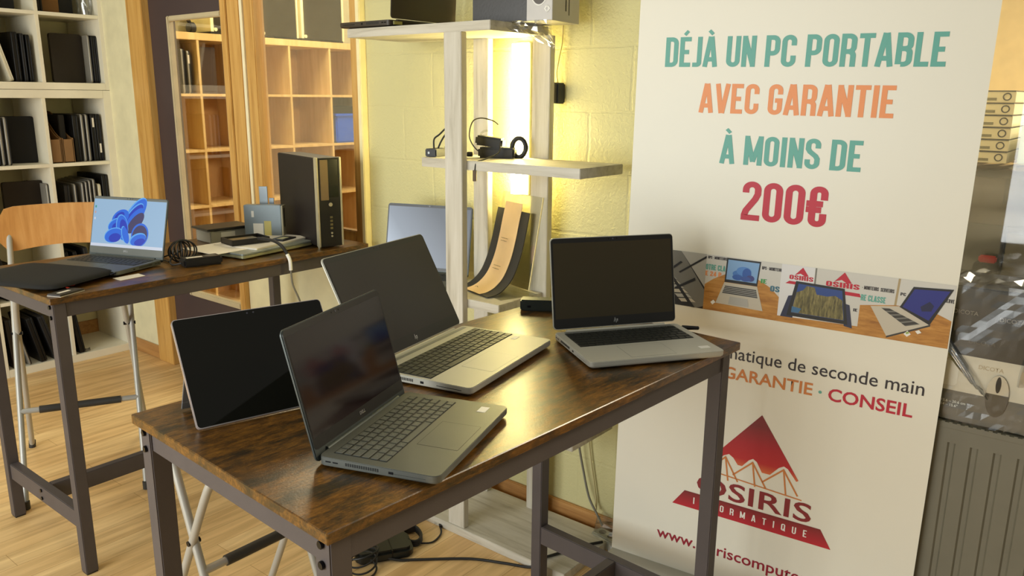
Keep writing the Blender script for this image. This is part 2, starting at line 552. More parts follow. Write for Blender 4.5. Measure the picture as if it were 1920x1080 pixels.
def gwidth(ch):
    return {'I': .17, 'M': .54, ' ': .17, 'A': .44, 'V': .44, 'E': .37, 'F': .36, 'L': .35, 'J': .28, 'T': .40, '·': .2, '-': .25}.get(ch, .41)
def strip(mb, pts, closed, t, M, mi=0):
    P = [Vector((x, y)) for x, y in pts]
    Q = [P[0]]
    for p in P[1:]:
        if (p - Q[-1]).length > 1e-4: Q.append(p)
    if closed and (Q[0] - Q[-1]).length < 1e-4: Q.pop()
    n = len(Q); L_, R_ = [], []
    for i in range(n):
        a = Q[i - 1] if (closed or i > 0) else None
        c = Q[(i + 1) % n] if (closed or i < n - 1) else None
        d1 = (Q[i] - a).normalized() if a is not None else None
        d2 = (c - Q[i]).normalized() if c is not None else None
        if d1 is None: d1 = d2
        if d2 is None: d2 = d1
        n1 = Vector((-d1.y, d1.x)); n2 = Vector((-d2.y, d2.x))
        mm = n1 + n2
        if mm.length < 1e-4: mm = n1
        mm.normalize()
        k = (t / 2) / max(0.45, mm.dot(n1))
        L_.append(Q[i] + mm * k); R_.append(Q[i] - mm * k)
    vs = [(p.x, p.y, 0) for p in L_] + [(p.x, p.y, 0) for p in R_]
    fs = [(i, (i + 1) % n, n + (i + 1) % n, n + i) for i in range(n if closed else n - 1)]
    mb.add(vs, fs, M, mi)
def poster_text(name, s, M, height, width, m, parent, t=.145, gap=.055, slope=0.0):
    """M maps (u, v, 0) to the carrier's coordinates; the line is stretched to the given width"""
    base = [ACC.get(c, (c, 0)) for c in s]
    tot = sum(gwidth(c) for c, _ in base) + gap * (len(s) - 1)
    kx = width / (tot * height)
    x = 0; kz = 0; mb = MB()
    for c, acc in base:
        w = gwidth(c)
        G = M @ Matrix(((height * kx, 0, 0, x * height * kx), (slope * height * kx, height, 0, slope * x * height * kx), (0, 0, 1, 0), (0, 0, 0, 1)))
        for pts, cl in glyph(c, w, t):
            kz += 1
            strip(mb, pts, cl, t, G @ Matrix.Translation((0, 0, .00002 * (kz % 7))))
        if acc:
            strip(mb, [(w / 2 - .05, 1.07), (w / 2 + .06, 1.2)] if acc > 0 else [(w / 2 + .05, 1.07), (w / 2 - .07, 1.2)], False, t * .72, G)
        x += w + gap
    return mb.build(name, m, parent)
def sans_text(name, s, M, width, m, parent, bold=0.0, height=None, shear=0.0, spacing=1.0):
    """line in the built-in sans font turned into a mesh; width / cap height in metres"""
    cu = bpy.data.curves.new(name, 'FONT')
    cu.body = s; cu.size = 1.0; cu.offset = bold; cu.shear = shear; cu.space_character = spacing
    cu.resolution_u = 3
    tmp = bpy.data.objects.new(name + '_tmp', cu)
    COL.objects.link(tmp)
    dg = bpy.context.evaluated_depsgraph_get()
    me = bpy.data.meshes.new_from_object(tmp.evaluated_get(dg))
    bpy.data.objects.remove(tmp); bpy.data.curves.remove(cu)
    xs = [v.co.x for v in me.vertices]
    x0, x1 = min(xs), max(xs)
    k = width / (x1 - x0)
    ky = k if height is None else height / 0.73
    for v in me.vertices:
        v.co = M @ Vector(((v.co.x - x0) * k, v.co.y * ky, 0))
    me.name = name
    me.materials.clear(); me.materials.append(m)
    o = bpy.data.objects.new(name, me)
    COL.objects.link(o)
    if parent: o.parent = parent
    return o
# ------------------------------------------------------------------ the setting
struct(MB().box(-2.6, -2.6, -0.05, 6.3, 5.1, 0).build('floor', FLOOR))
struct(MB().box(-2.0, 4.985, 0, 6.3, 5.10, 2.75).build('wall_left', PLASTER))
struct(MB().box(6.2, -2.0, 0, 6.3, 4.985, 2.75).build('wall_far', mat('next_room_plaster', (226, 206, 150), 0.6)))
wb = MB()
wb.box(2.18, 0.46, 0, 2.40, 2.475, 2.75)
struct(wb.build('wall_back', WALL))
wb = MB()
wb.box(2.17, 2.475, 0, 2.40, 3.368, 0.86)
wb.box(2.17, 4.28, 0, 2.40, 4.985, 2.75)
struct(wb.build('wall_back', PLASTER))
struct(MB().box(2.18, -2.0, 0, 2.40, 0.46, 0.712).build('wall_back', PLASTER))
struct(MB().box(2.166, 0.46, 0, 2.18, 2.475, 0.065).build('baseboard_back', OAKX, bevel=.003))
struct(MB().box(2.156, 4.28, 0, 2.17, 4.583, 0.075).build('baseboard_back', OAKX, bevel=.003))
struct(MB().box(1.40, 4.971, 0, 2.16, 4.985, 0.12).build('baseboard_left', OAKX, bevel=.003))
# door jambs
jm = MB(); jm.box(2.15, 4.125, 0, 2.30, 4.28, 2.75)
o = jm.build('trim_1', OAK, bevel=.003); struct(o)
MB().cyl((2.148, 4.19, .42), (2.152, 4.19, .42), .004).build('screw_cap', BOLT, o)
jm = MB(); jm.box(2.145, 3.370, 0, 2.30, 3.415, 2.75)
struct(jm.build('trim_2', OAK, bevel=.003))
# dark door with a tall glazed opening
DOORC = mat('brown_door_paint', (68, 55, 56), 0.45, var=0.03)
FRAMEC = mat('beige_glazing_frame', (190, 176, 142), 0.45)
d = MB()
y0, y1, z0, z1 = 3.46, 3.96, 0.425, 1.85
d.box(2.19, y1, 0.008, 2.235, 4.16, 2.70); d.box(2.19, 3.41, 0.008, 2.235, y0, 2.70)
d.box(2.19, y0, 0.008, 2.235, y1, z0); d.box(2.19, y0, z1, 2.235, y1, 2.70)
door = struct(d.build('door_1', DOORC))
fr = MB(); w = .022
fr.box(2.186, y1 - w, z0, 2.214, y1, z1); fr.box(2.186, y0, z0, 2.214, y0 + w, z1)
fr.box(2.186, y0 + w, z0, 2.214, y1 - w, z0 + .03); fr.box(2.186, y0 + w, z1 - .024, 2.214, y1 - w, z1)
fr.build('glazing_frame', FRAMEC, door, bevel=.004)
MB().box(2.208, y0 + w, z0 + .03, 2.212, y1 - w, z1 - .024).build('pane', GLASS, door)
# glazed partition beside it
wf = MB()
wf.box(2.15, 3.272, .86, 2.28, 3.368, 2.75)
wf.box(2.158, 3.180, .86, 2.195, 3.252, 2.75)
wf.box(2.158, 2.502, .86, 2.195, 2.545, 2.75)
wf.box(2.158, 2.545, .86, 2.195, 3.180, .93)
win = struct(wf.build('window_1', OAK, bevel=.004))
MB().box(2.152, 3.252, .86, 2.24, 3.272, 2.75).build('groove_seal', mat('pale_seal', (236, 226, 190), .5), win)
MB().box(2.176, 2.545, .93, 2.182, 3.180, 2.75).build('pane', GLASS, win)
struct(MB().box(2.150, 2.477, .0, 2.20, 2.501, 2.75).build('trim_3', mat('cream_trim', (246, 232, 180), .45), bevel=.003))
struct(MB().box(2.15, 2.52, 0, 2.172, 2.60, .858).build('trim_4', mat('beige_trim', (196, 176, 132), .5), bevel=.003))
# shop window on the right, above the radiator
wf = MB()
wf.box(2.34, -2.0, .712, 2.40, .46, .74); wf.box(2.34, .43, .74, 2.40, .46, 2.75)
win = struct(wf.build('window_2', mat('white_window_frame', (220, 216, 200), .4), bevel=.004))
MB().box(2.362, -2.0, .74, 2.368, .43, 2.75).build('pane', GLASS, win)

# ------------------------------------------------------------------ shelving units of cubby-holes
def cubes(name, xs, zs, yf, yb, m, outer, inner, label, cat, top=None):
    x0, x1 = xs[0], xs[-1]; z0, z1 = zs[0], zs[-1]
    t = thing(name, label, cat, ((x0 + x1) / 2, (yf + yb) / 2, z0))
    T = Matrix.Translation((-(x0 + x1) / 2, -(yf + yb) / 2, -z0))
    for x in (x0, x1 - outer):
        MB().box(x, yf, z0, x + outer, yb, z1, T).build('side_panel', m, t, bevel=.0015)
    MB().box(x0 + outer, yf, z0, x1 - outer, yb, z0 + outer, T).build('bottom_board', m, t, bevel=.0015)
    MB().box(x0 + outer, yf, z1 - outer, x1 - outer, yb, z1, T).build('top_board', m, t, bevel=.0015)
    for z in zs[1:-1]:
        MB().box(x0 + outer, yf + .002, z - inner, x1 - outer, yb, z, T).build('shelf', m, t, bevel=.001)
    for x in xs[1:-1]:
        for a, b in zip(zs[:-1], zs[1:]):
            lo = a + (outer if a == z0 else 0); hi = b - (outer if b == z1 else inner)
            MB().box(x - inner / 2, yf + .002, lo, x + inner / 2, yb, hi, T).build('divider', m, t, bevel=.001)
    return t
cubes('cube_shelving', (1.445, 1.822, 2.172), (0, .405, .755, 1.108, 1.49), 4.585, 4.97, WHITELAQ, .042, .018, 'white lacquered cubby-hole shelving standing on the floor behind the bar stool', 'shelving')
cubes('cube_shelving', (1.455, 1.838, 2.185), (1.492, 1.882, 2.30), 4.585, 4.97, WHITELAQ, .036, .018, 'white lacquered cubby-hole shelving stacked on top of the other white unit', 'shelving')
bu = cubes('cube_shelving', (2.40, 2.73, 3.06, 3.385, 3.72, 4.06), (.10, .46, .80, 1.143, 1.478, 1.832), 4.60, 4.97, BIRCH, .042, .016, 'birch cubby-hole shelving seen through the glass partition', 'shelving')
MB().box(-.79, .178, .04, .79, .1845, 1.70).build('back_panel', mat('birch_back_panel', (196, 150, 92), .5), bu)
pl = MB().box(2.44, 4.64, 0, 4.02, 4.96, .10).build('plinth', BIRCH)
tag(pl, 'birch plinth under the cubby-hole shelving of the next room', 'plinth')

# ------------------------------------------------------------------ things in the cubby-holes
LB = [mat('laptop_black', (11, 10, 10), .5, spec=.35), mat('laptop_dark_brown', (28, 20, 13), .45, spec=.35), mat('laptop_charcoal', (31, 31, 33), .5, spec=.35), mat('laptop_grey', (150, 146, 136), .4, metal=.3), mat('laptop_white', (214, 206, 180), .45)]
def closed_laptop(x, y, z, w, h, th, mi, label, face=False, lean=0.0, yaw=0.0, group=None, sticker=None):
    """closed laptop stored upright; face=False shows its edge, face=True its lid. x, y, z: foot centre"""
    t = thing('laptop', label, 'laptop', (x, y, z), group=group, rot=(0, 0, yaw))
    S = math.sin(abs(lean)) * th / 2
    Mx = Matrix.Translation((0, 0, S)) @ Matrix.Rotation(lean, 4, 'Y' if not face else 'X')
    if face: Mx = Mx @ Matrix.Rotation(PI / 2, 4, 'Z')
    g = th * .06
    m1 = Mx @ Matrix.Rotation(PI / 2, 4, 'Y') @ Matrix.Rotation(PI / 2, 4, 'Z')
    # outline in (u = along the spine, v = up); thickness along w
    def slab(a, b, nm, m):
        mb = MB()
        mb.prism(rrect(-w / 2, 0, w / 2, h, .012, 3), a, b, Mx @ Matrix(((0, 0, 1, 0), (1, 0, 0, 0), (0, 1, 0, 0), (0, 0, 0, 1))))
        return mb.build(nm, m, t, bevel=.0015, seg=1)
    slab(-th / 2, th * .12, 'base', LB[mi])
    slab(th * .12 + g, th / 2, 'lid', LB[0 if mi == 3 else mi])
    if sticker:
        u, v, su, sv = sticker
        A = Mx @ Matrix(((0, 0, 1, 0), (1, 0, 0, 0), (0, 1, 0, 0), (0, 0, 0, 1)))
        if face:
            MB().box(u - su / 2, v - sv / 2, th / 2, u + su / 2, v + sv / 2, th / 2 + .0006, A).build('sticker', PAPER, t)
        else:
            MB().box(-w / 2 - .0006, v - sv / 2, -su / 2, -w / 2, v + sv / 2, su / 2, A).build('sticker', PAPER, t)
    return t
Y = 4.78
# upper white unit, lower row, right cubby
closed_laptop(2.010, 4.70, 1.530, .165, .255, .022, 1, 'dark brown laptop turned lid-out in the upper white unit', True, sticker=(-.01, .235, .014, .012))
closed_laptop(2.105, Y, 1.530, .30, .25, .014, 3, 'grey-edged laptop right beside the brown lid-out laptop')
closed_laptop(2.127, Y, 1.530, .30, .25, .020, 0, 'thick black laptop second from the right side panel, upper white unit')
closed_laptop(2.147, Y, 1.530, .30, .25, .014, 2, 'charcoal laptop tight against the right side panel, upper white unit')
# upper white unit, lower row, left cubby
closed_laptop(1.605, Y, 1.530, .32, .25, .022, 0, 'black laptop at the left edge, left of the white leaning one', lean=-.10)
closed_laptop(1.700, Y, 1.530, .32, .255, .018, 4, 'white laptop leaning left in the upper white unit', lean=-.24)
closed_laptop(1.735, Y, 1.530, .31, .245, .028, 0, 'bulky black laptop just right of the white leaning one')
closed_laptop(1.770, Y, 1.530, .31, .240, .016, 2, 'charcoal laptop next to the bulky black one, upper white unit')
closed_laptop(1.797, Y, 1.530, .31, .235, .018, 0, 'black laptop against the middle divider, upper white unit')
# upper white unit, top row
closed_laptop(1.875, Y, 1.882, .30, .26, .030, 0, 'black laptop against the left of the top right cubby, brown board beside it')
o = MB().box(1.905, 4.70, 1.882, 2.00, 4.712, 2.16).build('cardboard_sheet', mat('brown_cardboard', (120, 82, 34), .7), bevel=.002)
tag(o, 'brown cardboard sheet standing among black laptops at the top left', 'cardboard')
closed_laptop(2.045, 4.74, 1.882, .075, .26, .030, 0, 'black laptop behind the clear bag in the top right cubby', True)
bg = MB(); random.seed(3)
N = 9
vs = []; fs = []
for i in range(N):
    for j in range(N):
        a = 2 * PI * j / N; r = .035 * (1 + .35 * random.random()) * (1 - .3 * (i / (N - 1)) ** 2)
        vs.append((2.115 + r * math.cos(a) * .8, 4.66 + r * math.sin(a), 1.883 + .25 * i / (N - 1)))
for i in range(N - 1):
    for j in range(N):
        fs.append((i * N + j, i * N + (j + 1) % N, (i + 1) * N + (j + 1) % N, (i + 1) * N + j))
bg.add(vs, fs)
FILM = clear('clear_plastic_film', (0.93, 0.93, 0.90), .16, .12)
tag(bg.build('plastic_bag', FILM, smooth=True), 'crumpled clear plastic bag at the right end of the top cubby', 'bag')
closed_laptop(1.66, 4.72, 1.882, .25, .25, .030, 0, 'black laptop lid-out in the top left cubby', True)
# lower white unit, top row
for k, x in enumerate((1.588, 1.613, 1.640)):
    closed_laptop(x, Y, 1.108, .32, .245, .016, 3, ('grey laptop at the left edge of the row of three', 'grey laptop in the middle of the row of three', 'grey laptop at the right of the row of three, by the big black one')[k], group='three grey laptops in the left cubby')
closed_laptop(1.720, 4.76, 1.108, .20, .245, .030, 0, 'large black laptop standing turned beside three grey ones', True, yaw=-.25)
def magazine_file(x, z, label, wd=.052):
    t = thing('magazine_file', label, 'magazine file', (x, 4.76, z))
    PLYB = mat('plain_plywood', (128, 94, 56), .55)
    prof = [(-.15, 0), (.13, 0), (.13, .27)] + [(.13 - .28 * i / 10, .27 - (.27 - .13) * (0.5 - .5 * math.cos(PI * i / 10))) for i in range(1, 11)]
    Q = Matrix(((0, 0, 1, 0), (1, 0, 0, 0), (0, 1, 0, 0), (0, 0, 0, 1)))
    for s in (-1, 1):
        MB().prism(prof, s * wd / 2 - .003, s * wd / 2 + .003, Q).build('side_panel', PLYB, t)
    MB().box(-wd / 2, -.15, 0, wd / 2, .13, .005).build('bottom', PLYB, t)
    MB().box(-wd / 2, .125, 0, wd / 2, .13, .27).build('back', PLYB, t)
    MB().box(-wd / 2, -.15, 0, wd / 2, -.145, .125).build('front', PLYB, t)
    return t
magazine_file(1.865, 1.108, 'plywood magazine file against the divider, lower white unit')
magazine_file(1.928, 1.108, 'plywood magazine file right of the other, holding a black binder')
o = MB().box(1.912, 4.66, 1.115, 1.944, 4.86, 1.36).build('binder', LB[0], bevel=.003)
tag(o, 'black binder standing in the right-hand plywood magazine file', 'binder')
for x, th, mi, l, st in ((1.985, .030, 0, 'thick black laptop just right of the plywood magazine files', None), (2.022, .016, 3, 'grey-edged laptop in the middle of the cubby beside the magazine files', None), (2.047, .016, 3, 'second grey-edged laptop, left of the stickered black ones', None), (2.078, .024, 0, 'black laptop with a white sticker high on its edge', (.007, .21, .010, .05)), (2.106, .024, 0, 'black laptop with a white sticker low on its edge', (.007, .07, .010, .05))):
    closed_laptop(x, Y, 1.108, .31, .255, th, mi, l, sticker=st)
# lower white unit, second row
closed_laptop(1.715, 4.72, .755, .20, .26, .024, 1, 'dark brown laptop turned lid-out above the stool backrest', True, sticker=(.01, .24, .014, .012))
closed_laptop(1.805, Y, .755, .30, .245, .013, 3, 'grey laptop left of the divider above the stool backrest')
for x, th, mi, h, l in ((1.90, .030, 0, .235, 'black laptop at the left of the row above the lit laptop'), (1.945, .012, 3, .235, 'thin grey laptop alone left of the grey-edged row'), (1.985, .012, 3, .24, 'first grey-edged laptop of the tight row above the lit laptop'), (2.005, .012, 3, .245, 'second grey-edged laptop of the tight row above the lit laptop'), (2.025, .012, 3, .25, 'third grey-edged laptop of the tight row above the lit laptop'), (2.048, .014, 3, .255, 'tallest grey-edged laptop of the tight row above the lit laptop'), (2.074, .014, 4, .225, 'short pale laptop at the right of the tight row above the lit laptop'), (2.108, .032, 0, .275, 'tall black laptop at the right side panel above the lit laptop')):
    closed_laptop(x, Y, .755, .31, h, th, mi, l)
closed_laptop(1.53, 4.74, .755, .10, .26, .03, 0, 'black laptop at the far left, left of the wooden backrest', False, lean=-.2)
# lower white unit, third row
for x, th, mi, h, ln, l in ((1.842, .018, 0, .25, 0, 'black laptop upright at the divider under the stool backrest'), (1.880, .020, 2, .22, -.12, 'charcoal laptop leaning left below the stool backrest'), (1.925, .022, 0, .215, -.12, 'black laptop leaning left of the blue light'), (1.985, .022, 2, .23, -.12, 'charcoal laptop leaning right of the blue light')):
    closed_laptop(x, Y, .405, .31, h, th, mi, l, lean=ln)
dk = thing('docking_station', 'small black docking station with a lit blue light', 'docking station', (1.955, 4.62, .405))
MB().box(-.012, 0, 0, .012, .10, .17).build('case', LB[0], dk, bevel=.003)
MB().cyl((0, -.002, .135), (0, .001, .135), .006).build('status_light', emit('blue_status_light', (40, 60, 255), 3.0), dk)
closed_laptop(1.555, 4.74, .405, .25, .23, .04, 0, 'bulky black laptop at the left edge below the backrest', lean=-.2)
closed_laptop(1.62, 4.76, .405, .28, .19, .03, 2, 'charcoal laptop low beside the bulky black one', lean=-.25)
# lower white unit, bottom row
for x, th, mi, h, ln, l in ((1.53, .030, 1, .27, -.06, 'dark brown laptop upright at the left end of the bottom row'), (1.598, .012, 3, .22, -.2, 'thin grey laptop leaning in the bottom row behind the stool legs'), (1.668, .032, 0, .26, -.2, 'thick black laptop leaning left, bottom row, behind the stool leg'), (1.735, .030, 2, .26, -.24, 'charcoal laptop leaning furthest right in the bottom left cubby'), (1.872, .030, 0, .27, -.13, 'black laptop leaning alone on the divider, bottom right cubby')):
    closed_laptop(x, 4.72, .042, .25, h, th, mi, l, lean=ln)
cb = MB()
random.seed(11)
for k in range(4):
    a = [(1.87 + .05 * random.random(), 4.60 + .02 * random.random(), .048 + .003 * k) for _ in range(5)]
    cb.tube(smooth_path(a, 4), .0025, 6)
tag(cb.build('cable', GREYCABLE, smooth=True), 'small tangle of grey cable on the bottom shelf', 'cable')

# ------------------------------------------------------------------ things on and in the birch shelving of the next room
def pc_case(x0, x1, h, label, y=4.62):
    t = thing('computer_case', label, 'computer', ((x0 + x1) / 2, y, 1.832))
    w = (x1 - x0) / 2
    MB().box(-w + .03, 0, .014, w - .012, .22, h).build('front_panel', mat('smoked_front_panel', (42, 36, 28), .18), t, bevel=.003)
    MB().box(-w + .008, -.005, .012, -w + .028, .22, h).build('edge_strip', mat('ivory_edge', (240, 230, 180), .4), t)
    MB().box(w - .012, -.005, .012, w, .22, h).build('edge_strip', mat('ivory_edge', (240, 230, 180), .4), t)
    MB().box(-w, -.012, 0, -w + .06, .2, .014).build('foot', LB[0], t)
    MB().box(w - .05, -.004, 0, w - .01, .2, .014).build('foot', LB[0], t)
    MB().cyl((-w + .04, -.008, .028), (-w + .04, .004, .028), .011).build('foot_clip', mat('ivory_edge', (240, 230, 180), .4), t)
pc_case(3.165, 3.478, .46, 'smoked-front computer case with ivory edges, left of two on the birch unit')
pc_case(3.495, 3.865, .46, 'smoked-front computer case with ivory edges, right of two on the birch unit')
pc_case(2.825, 3.12, .46, 'smoked-front computer case seen through the door glass')
t = thing('headset', 'dark rounded headset lying on the birch unit behind the door glass', 'headset', (2.68, 4.72, 1.832))
MB().tube([(.085 * math.cos(a * PI / 12), 0, .03 + .085 * math.sin(a * PI / 12)) for a in range(13)], .012, 8).build('headband', LB[0], t, smooth=True)
for sx in (-1, 1):
    MB().cyl((sx * .085 - .02, 0, .035), (sx * .085 + .02, 0, .035), .034).build('ear_cup', LB[2], t, bevel=.006)
for k, x in enumerate((2.555, 2.600, 2.642, 2.680)):
    closed_laptop(x, 4.78, 1.478, .30, .26 if k < 3 else .25, .020, 3, ('leftmost grey laptop behind the door glass', 'second grey laptop from the left behind the door glass', 'third grey laptop from the left behind the door glass', 'dark laptop with a pale sticker behind the door glass')[k], sticker=(.006, .2, .01, .05) if k == 3 else None, group='grey laptops on the birch shelving')
o = MB().box(2.76, 4.64, 1.478, 2.865, 4.9, 1.755).build('box', mat('dark_brown_carton', (62, 42, 26), .6), bevel=.003)
tag(o, 'dark brown box upright beside the grey laptops behind the door glass', 'box')
t = thing('storage_tub', 'bright blue storage tub in the birch shelving behind the partition', 'tub', (3.90, 4.74, 1.143))
BLUE = mat('blue_plastic', (22, 92, 214), .4)
MB().box(-.13, -.12, 0, .13, .12, .20).build('body', BLUE, t, bevel=.01)
MB().box(-.138, -.128, .185, .138, .128, .205).build('rim', BLUE, t, bevel=.004)
o = MB().box(3.78, 4.66, 1.350, 4.02, 4.85, 1.40).build('box', LB[0], bevel=.003)
tag(o, 'flat black box lying on top of the blue tub', 'box')
# ------------------------------------------------------------------ bar tables
def bar_table(name, label, loc, rz, L, W, H=.90):
    t = thing(name, label, 'table', loc, rz)
    th = .019; lw = .037; ins = .010; inx = .029
    MB().box(0, 0, H - th, L, W, H).build('tabletop', RUST, t, bevel=.0015, seg=1)
    for ix, x in enumerate((ins, L - inx - lw)):
        for iy, y in enumerate((ins, W - ins - lw)):
            lg = MB().box(x, y, 0.004, x + lw, y + lw, H - th).build('leg', STEEL, t, bevel=.002)
            MB().box(x + .002, y + .002, 0, x + lw - .002, y + lw - .002, .004).build('foot_cap', BLACK, lg)
            xo = x if ix == 0 else x + lw
            sx = -1 if ix == 0 else 1
            for z in (H - th - .012, H - th - .044):
                MB().cyl((xo, y + lw / 2, z), (xo + sx * .005, y + lw / 2, z), .0065).build('bolt', BOLT, lg, bevel=.001)
    for y in (ins + .004, W - ins - .024):
        MB().box(ins + lw, y, H - th - .045, L - inx - lw, y + .020, H - th).build('long_rail', STEEL, t, bevel=.0015)
    for x in (ins + .004, L - inx - .024):
        MB().box(x, ins + lw, H - th - .045, x + .020, W - ins - lw, H - th).build('end_rail', STEEL, t, bevel=.0015)
    zb = .150
    for x in (ins + .006, L - inx - .036):
        b = MB().box(x, ins + lw, zb, x + .030, W - ins - lw, zb + .058).build('end_stretcher', STEEL, t, bevel=.002)
        xo = x if x < L / 2 else x + .03
        sx = -1 if x < L / 2 else 1
        for z in (zb + .015, zb + .043):
            MB().cyl((xo, W / 2, z), (xo + sx * .004, W / 2, z), .006).build('bolt', BOLT, b)
    MB().box(ins + .036, W / 2 - .015, zb, L - inx - .036, W / 2 + .015, zb + .058).build('long_stretcher', STEEL, t, bevel=.002)
    return t
T1R = R(-3.45)
bar_table('bar_table', 'rustic brown bar table in front, carrying three open laptops and a tablet', (0.607, 0.799, 0), T1R, 1.20, .612)
bar_table('bar_table', 'rustic brown bar table at the back, carrying the lit laptop and the computer tower', (0.911, 2.420, 0), 0, 1.20, .612)

# ------------------------------------------------------------------ folding bar stools
def bar_stool(label, loc, rz, fa, ta, fb, tb, hw, zbar, seat, back, wb=(.17, .17), cb=0.0):
    t = thing('bar_stool', label, 'stool', loc, rz)
    r = .0105
    ya = lambda z: fa + (ta[0] - fa) * z / ta[1]
    yb = lambda z: fb + (tb[0] - fb) * z / tb[1]
    for s in (-1, 1):
        pts = [(s * hw, fa, .012), (s * hw, ya(.3), .3), (s * hw, ta[0], ta[1])]
        if back: pts.append((s * hw, ta[0] + .012, ta[1] + .05))
        lg = MB().tube(smooth_path(pts, 6), r, 12).build('front_leg', TUBE, t, smooth=True)
        MB().cyl((s * hw, fa - .001, 0), (s * hw, fa, .03), .0135).build('rubber_foot', GRIP, lg)
        xb = lambda z: s * (wb[0] + (wb[1] - wb[0]) * z / tb[1]) + cb * (1 - z / tb[1])
        w2 = wb[1]
        lg = MB().tube(smooth_path([(xb(.012), fb, .012), (xb(.3), yb(.3), .3), (xb(tb[1] - .035), tb[0] + (fb - tb[0]) * .06, tb[1] - .035), (s * (w2 - .02), tb[0], tb[1]), (s * (w2 - .06), tb[0] - .004, tb[1] + .004)], 6), r, 12).build('rear_leg', TUBE, t, smooth=True)
        MB().cyl((xb(0), fb + .001, 0), (xb(.03), fb, .03), .0135).build('rubber_foot', GRIP, lg)
        zp = (fb - fa) / ((ta[0] - fa) / ta[1] - (tb[0] - fb) / tb[1])
        MB().cyl((min(xb(zp), s * hw) - .013, ya(zp), zp), (max(xb(zp), s * hw) + .013, ya(zp), zp), .007).build('pivot_bolt', BOLT, t)
    MB().cyl((-hw, ya(zbar), zbar), (hw, ya(zbar), zbar), r).build('footrest', TUBE, t, smooth=True)
    MB().cyl((-hw + .062, ya(zbar), zbar), (hw - .062, ya(zbar), zbar), r + .0035).build('footrest_grip', GRIP, t, smooth=True)
    y0, y1, z = seat
    MB().prism(rrect(-hw + .028, y0, hw - .028, y1, .05, 6), z, z + .018).build('seat', PLY, t, bevel=.005)
    if back:
        yb0, z0, z1, bw = back
        mb = MB(); n = 14; vs = []; cor = .055
        outl = rrect(-bw, z0, bw, z1, cor, 7)
        # plate gently bowed, lower edge arched
        def P(u, v, off):
            return (u, yb0 + .035 * (1 - (u / bw) ** 2) + off, v + (.028 * (1 - (u / bw) ** 2) if v < (z0 + z1) / 2 else .008 * (1 - (u / bw) ** 2)))
        cols = 16
        fr_, bk_ = [], []
        for i in range(cols + 1):
            u = -bw + 2 * bw * i / cols
            d = max(0, abs(u) - (bw - cor)); q = cor - math.sqrt(max(0, cor * cor - d * d))
            for lst, off in ((fr_, 0), (bk_, .011)):
                lst.append([P(u, z0 + q + (z1 - z0 - 2 * q) * j / 6, off) for j in range(7)])
        vs = [p for c in fr_ for p in c] + [p for c in bk_ for p in c]
        nn = (cols + 1) * 7
        fs = []
        for i in range(cols):
            for j in range(6):
                a = i * 7 + j
                fs.append((a, a + 7, a + 8, a + 1)); fs.append((nn + a, nn + a + 1, nn + a + 8, nn + a + 7))
            fs.append((i * 7, nn + i * 7, nn + i * 7 + 7, i * 7 + 7)); fs.append((i * 7 + 6, i * 7 + 13, nn + i * 7 + 13, nn + i * 7 + 6))
        for j in range(6):
            fs.append((j, j + 1, nn + j + 1, nn + j)); a = cols * 7 + j; fs.append((a, nn + a, nn + a + 1, a + 1))
        mb.add(vs, fs)
        mb.build('backrest', PLY, t, smooth=True)
    return t
bar_stool('folding bar stool with plywood backrest behind the back table', (1.2155, 3.0627, 0), R(-27), -.14, (.31, .95), .455, (.06, .735), .20, .32, (.03, .37, .738), (.285, .865, 1.045, .235), wb=(.225, .176), cb=-.018)
bar_stool('folding bar stool of grey tubes tucked behind the front table', (1.05, 1.675, 0), 0, -.115, (.105, .615), .235, (-.065, .60), .150, .335, (-.12, .18, .612), None, wb=(.168, .150))

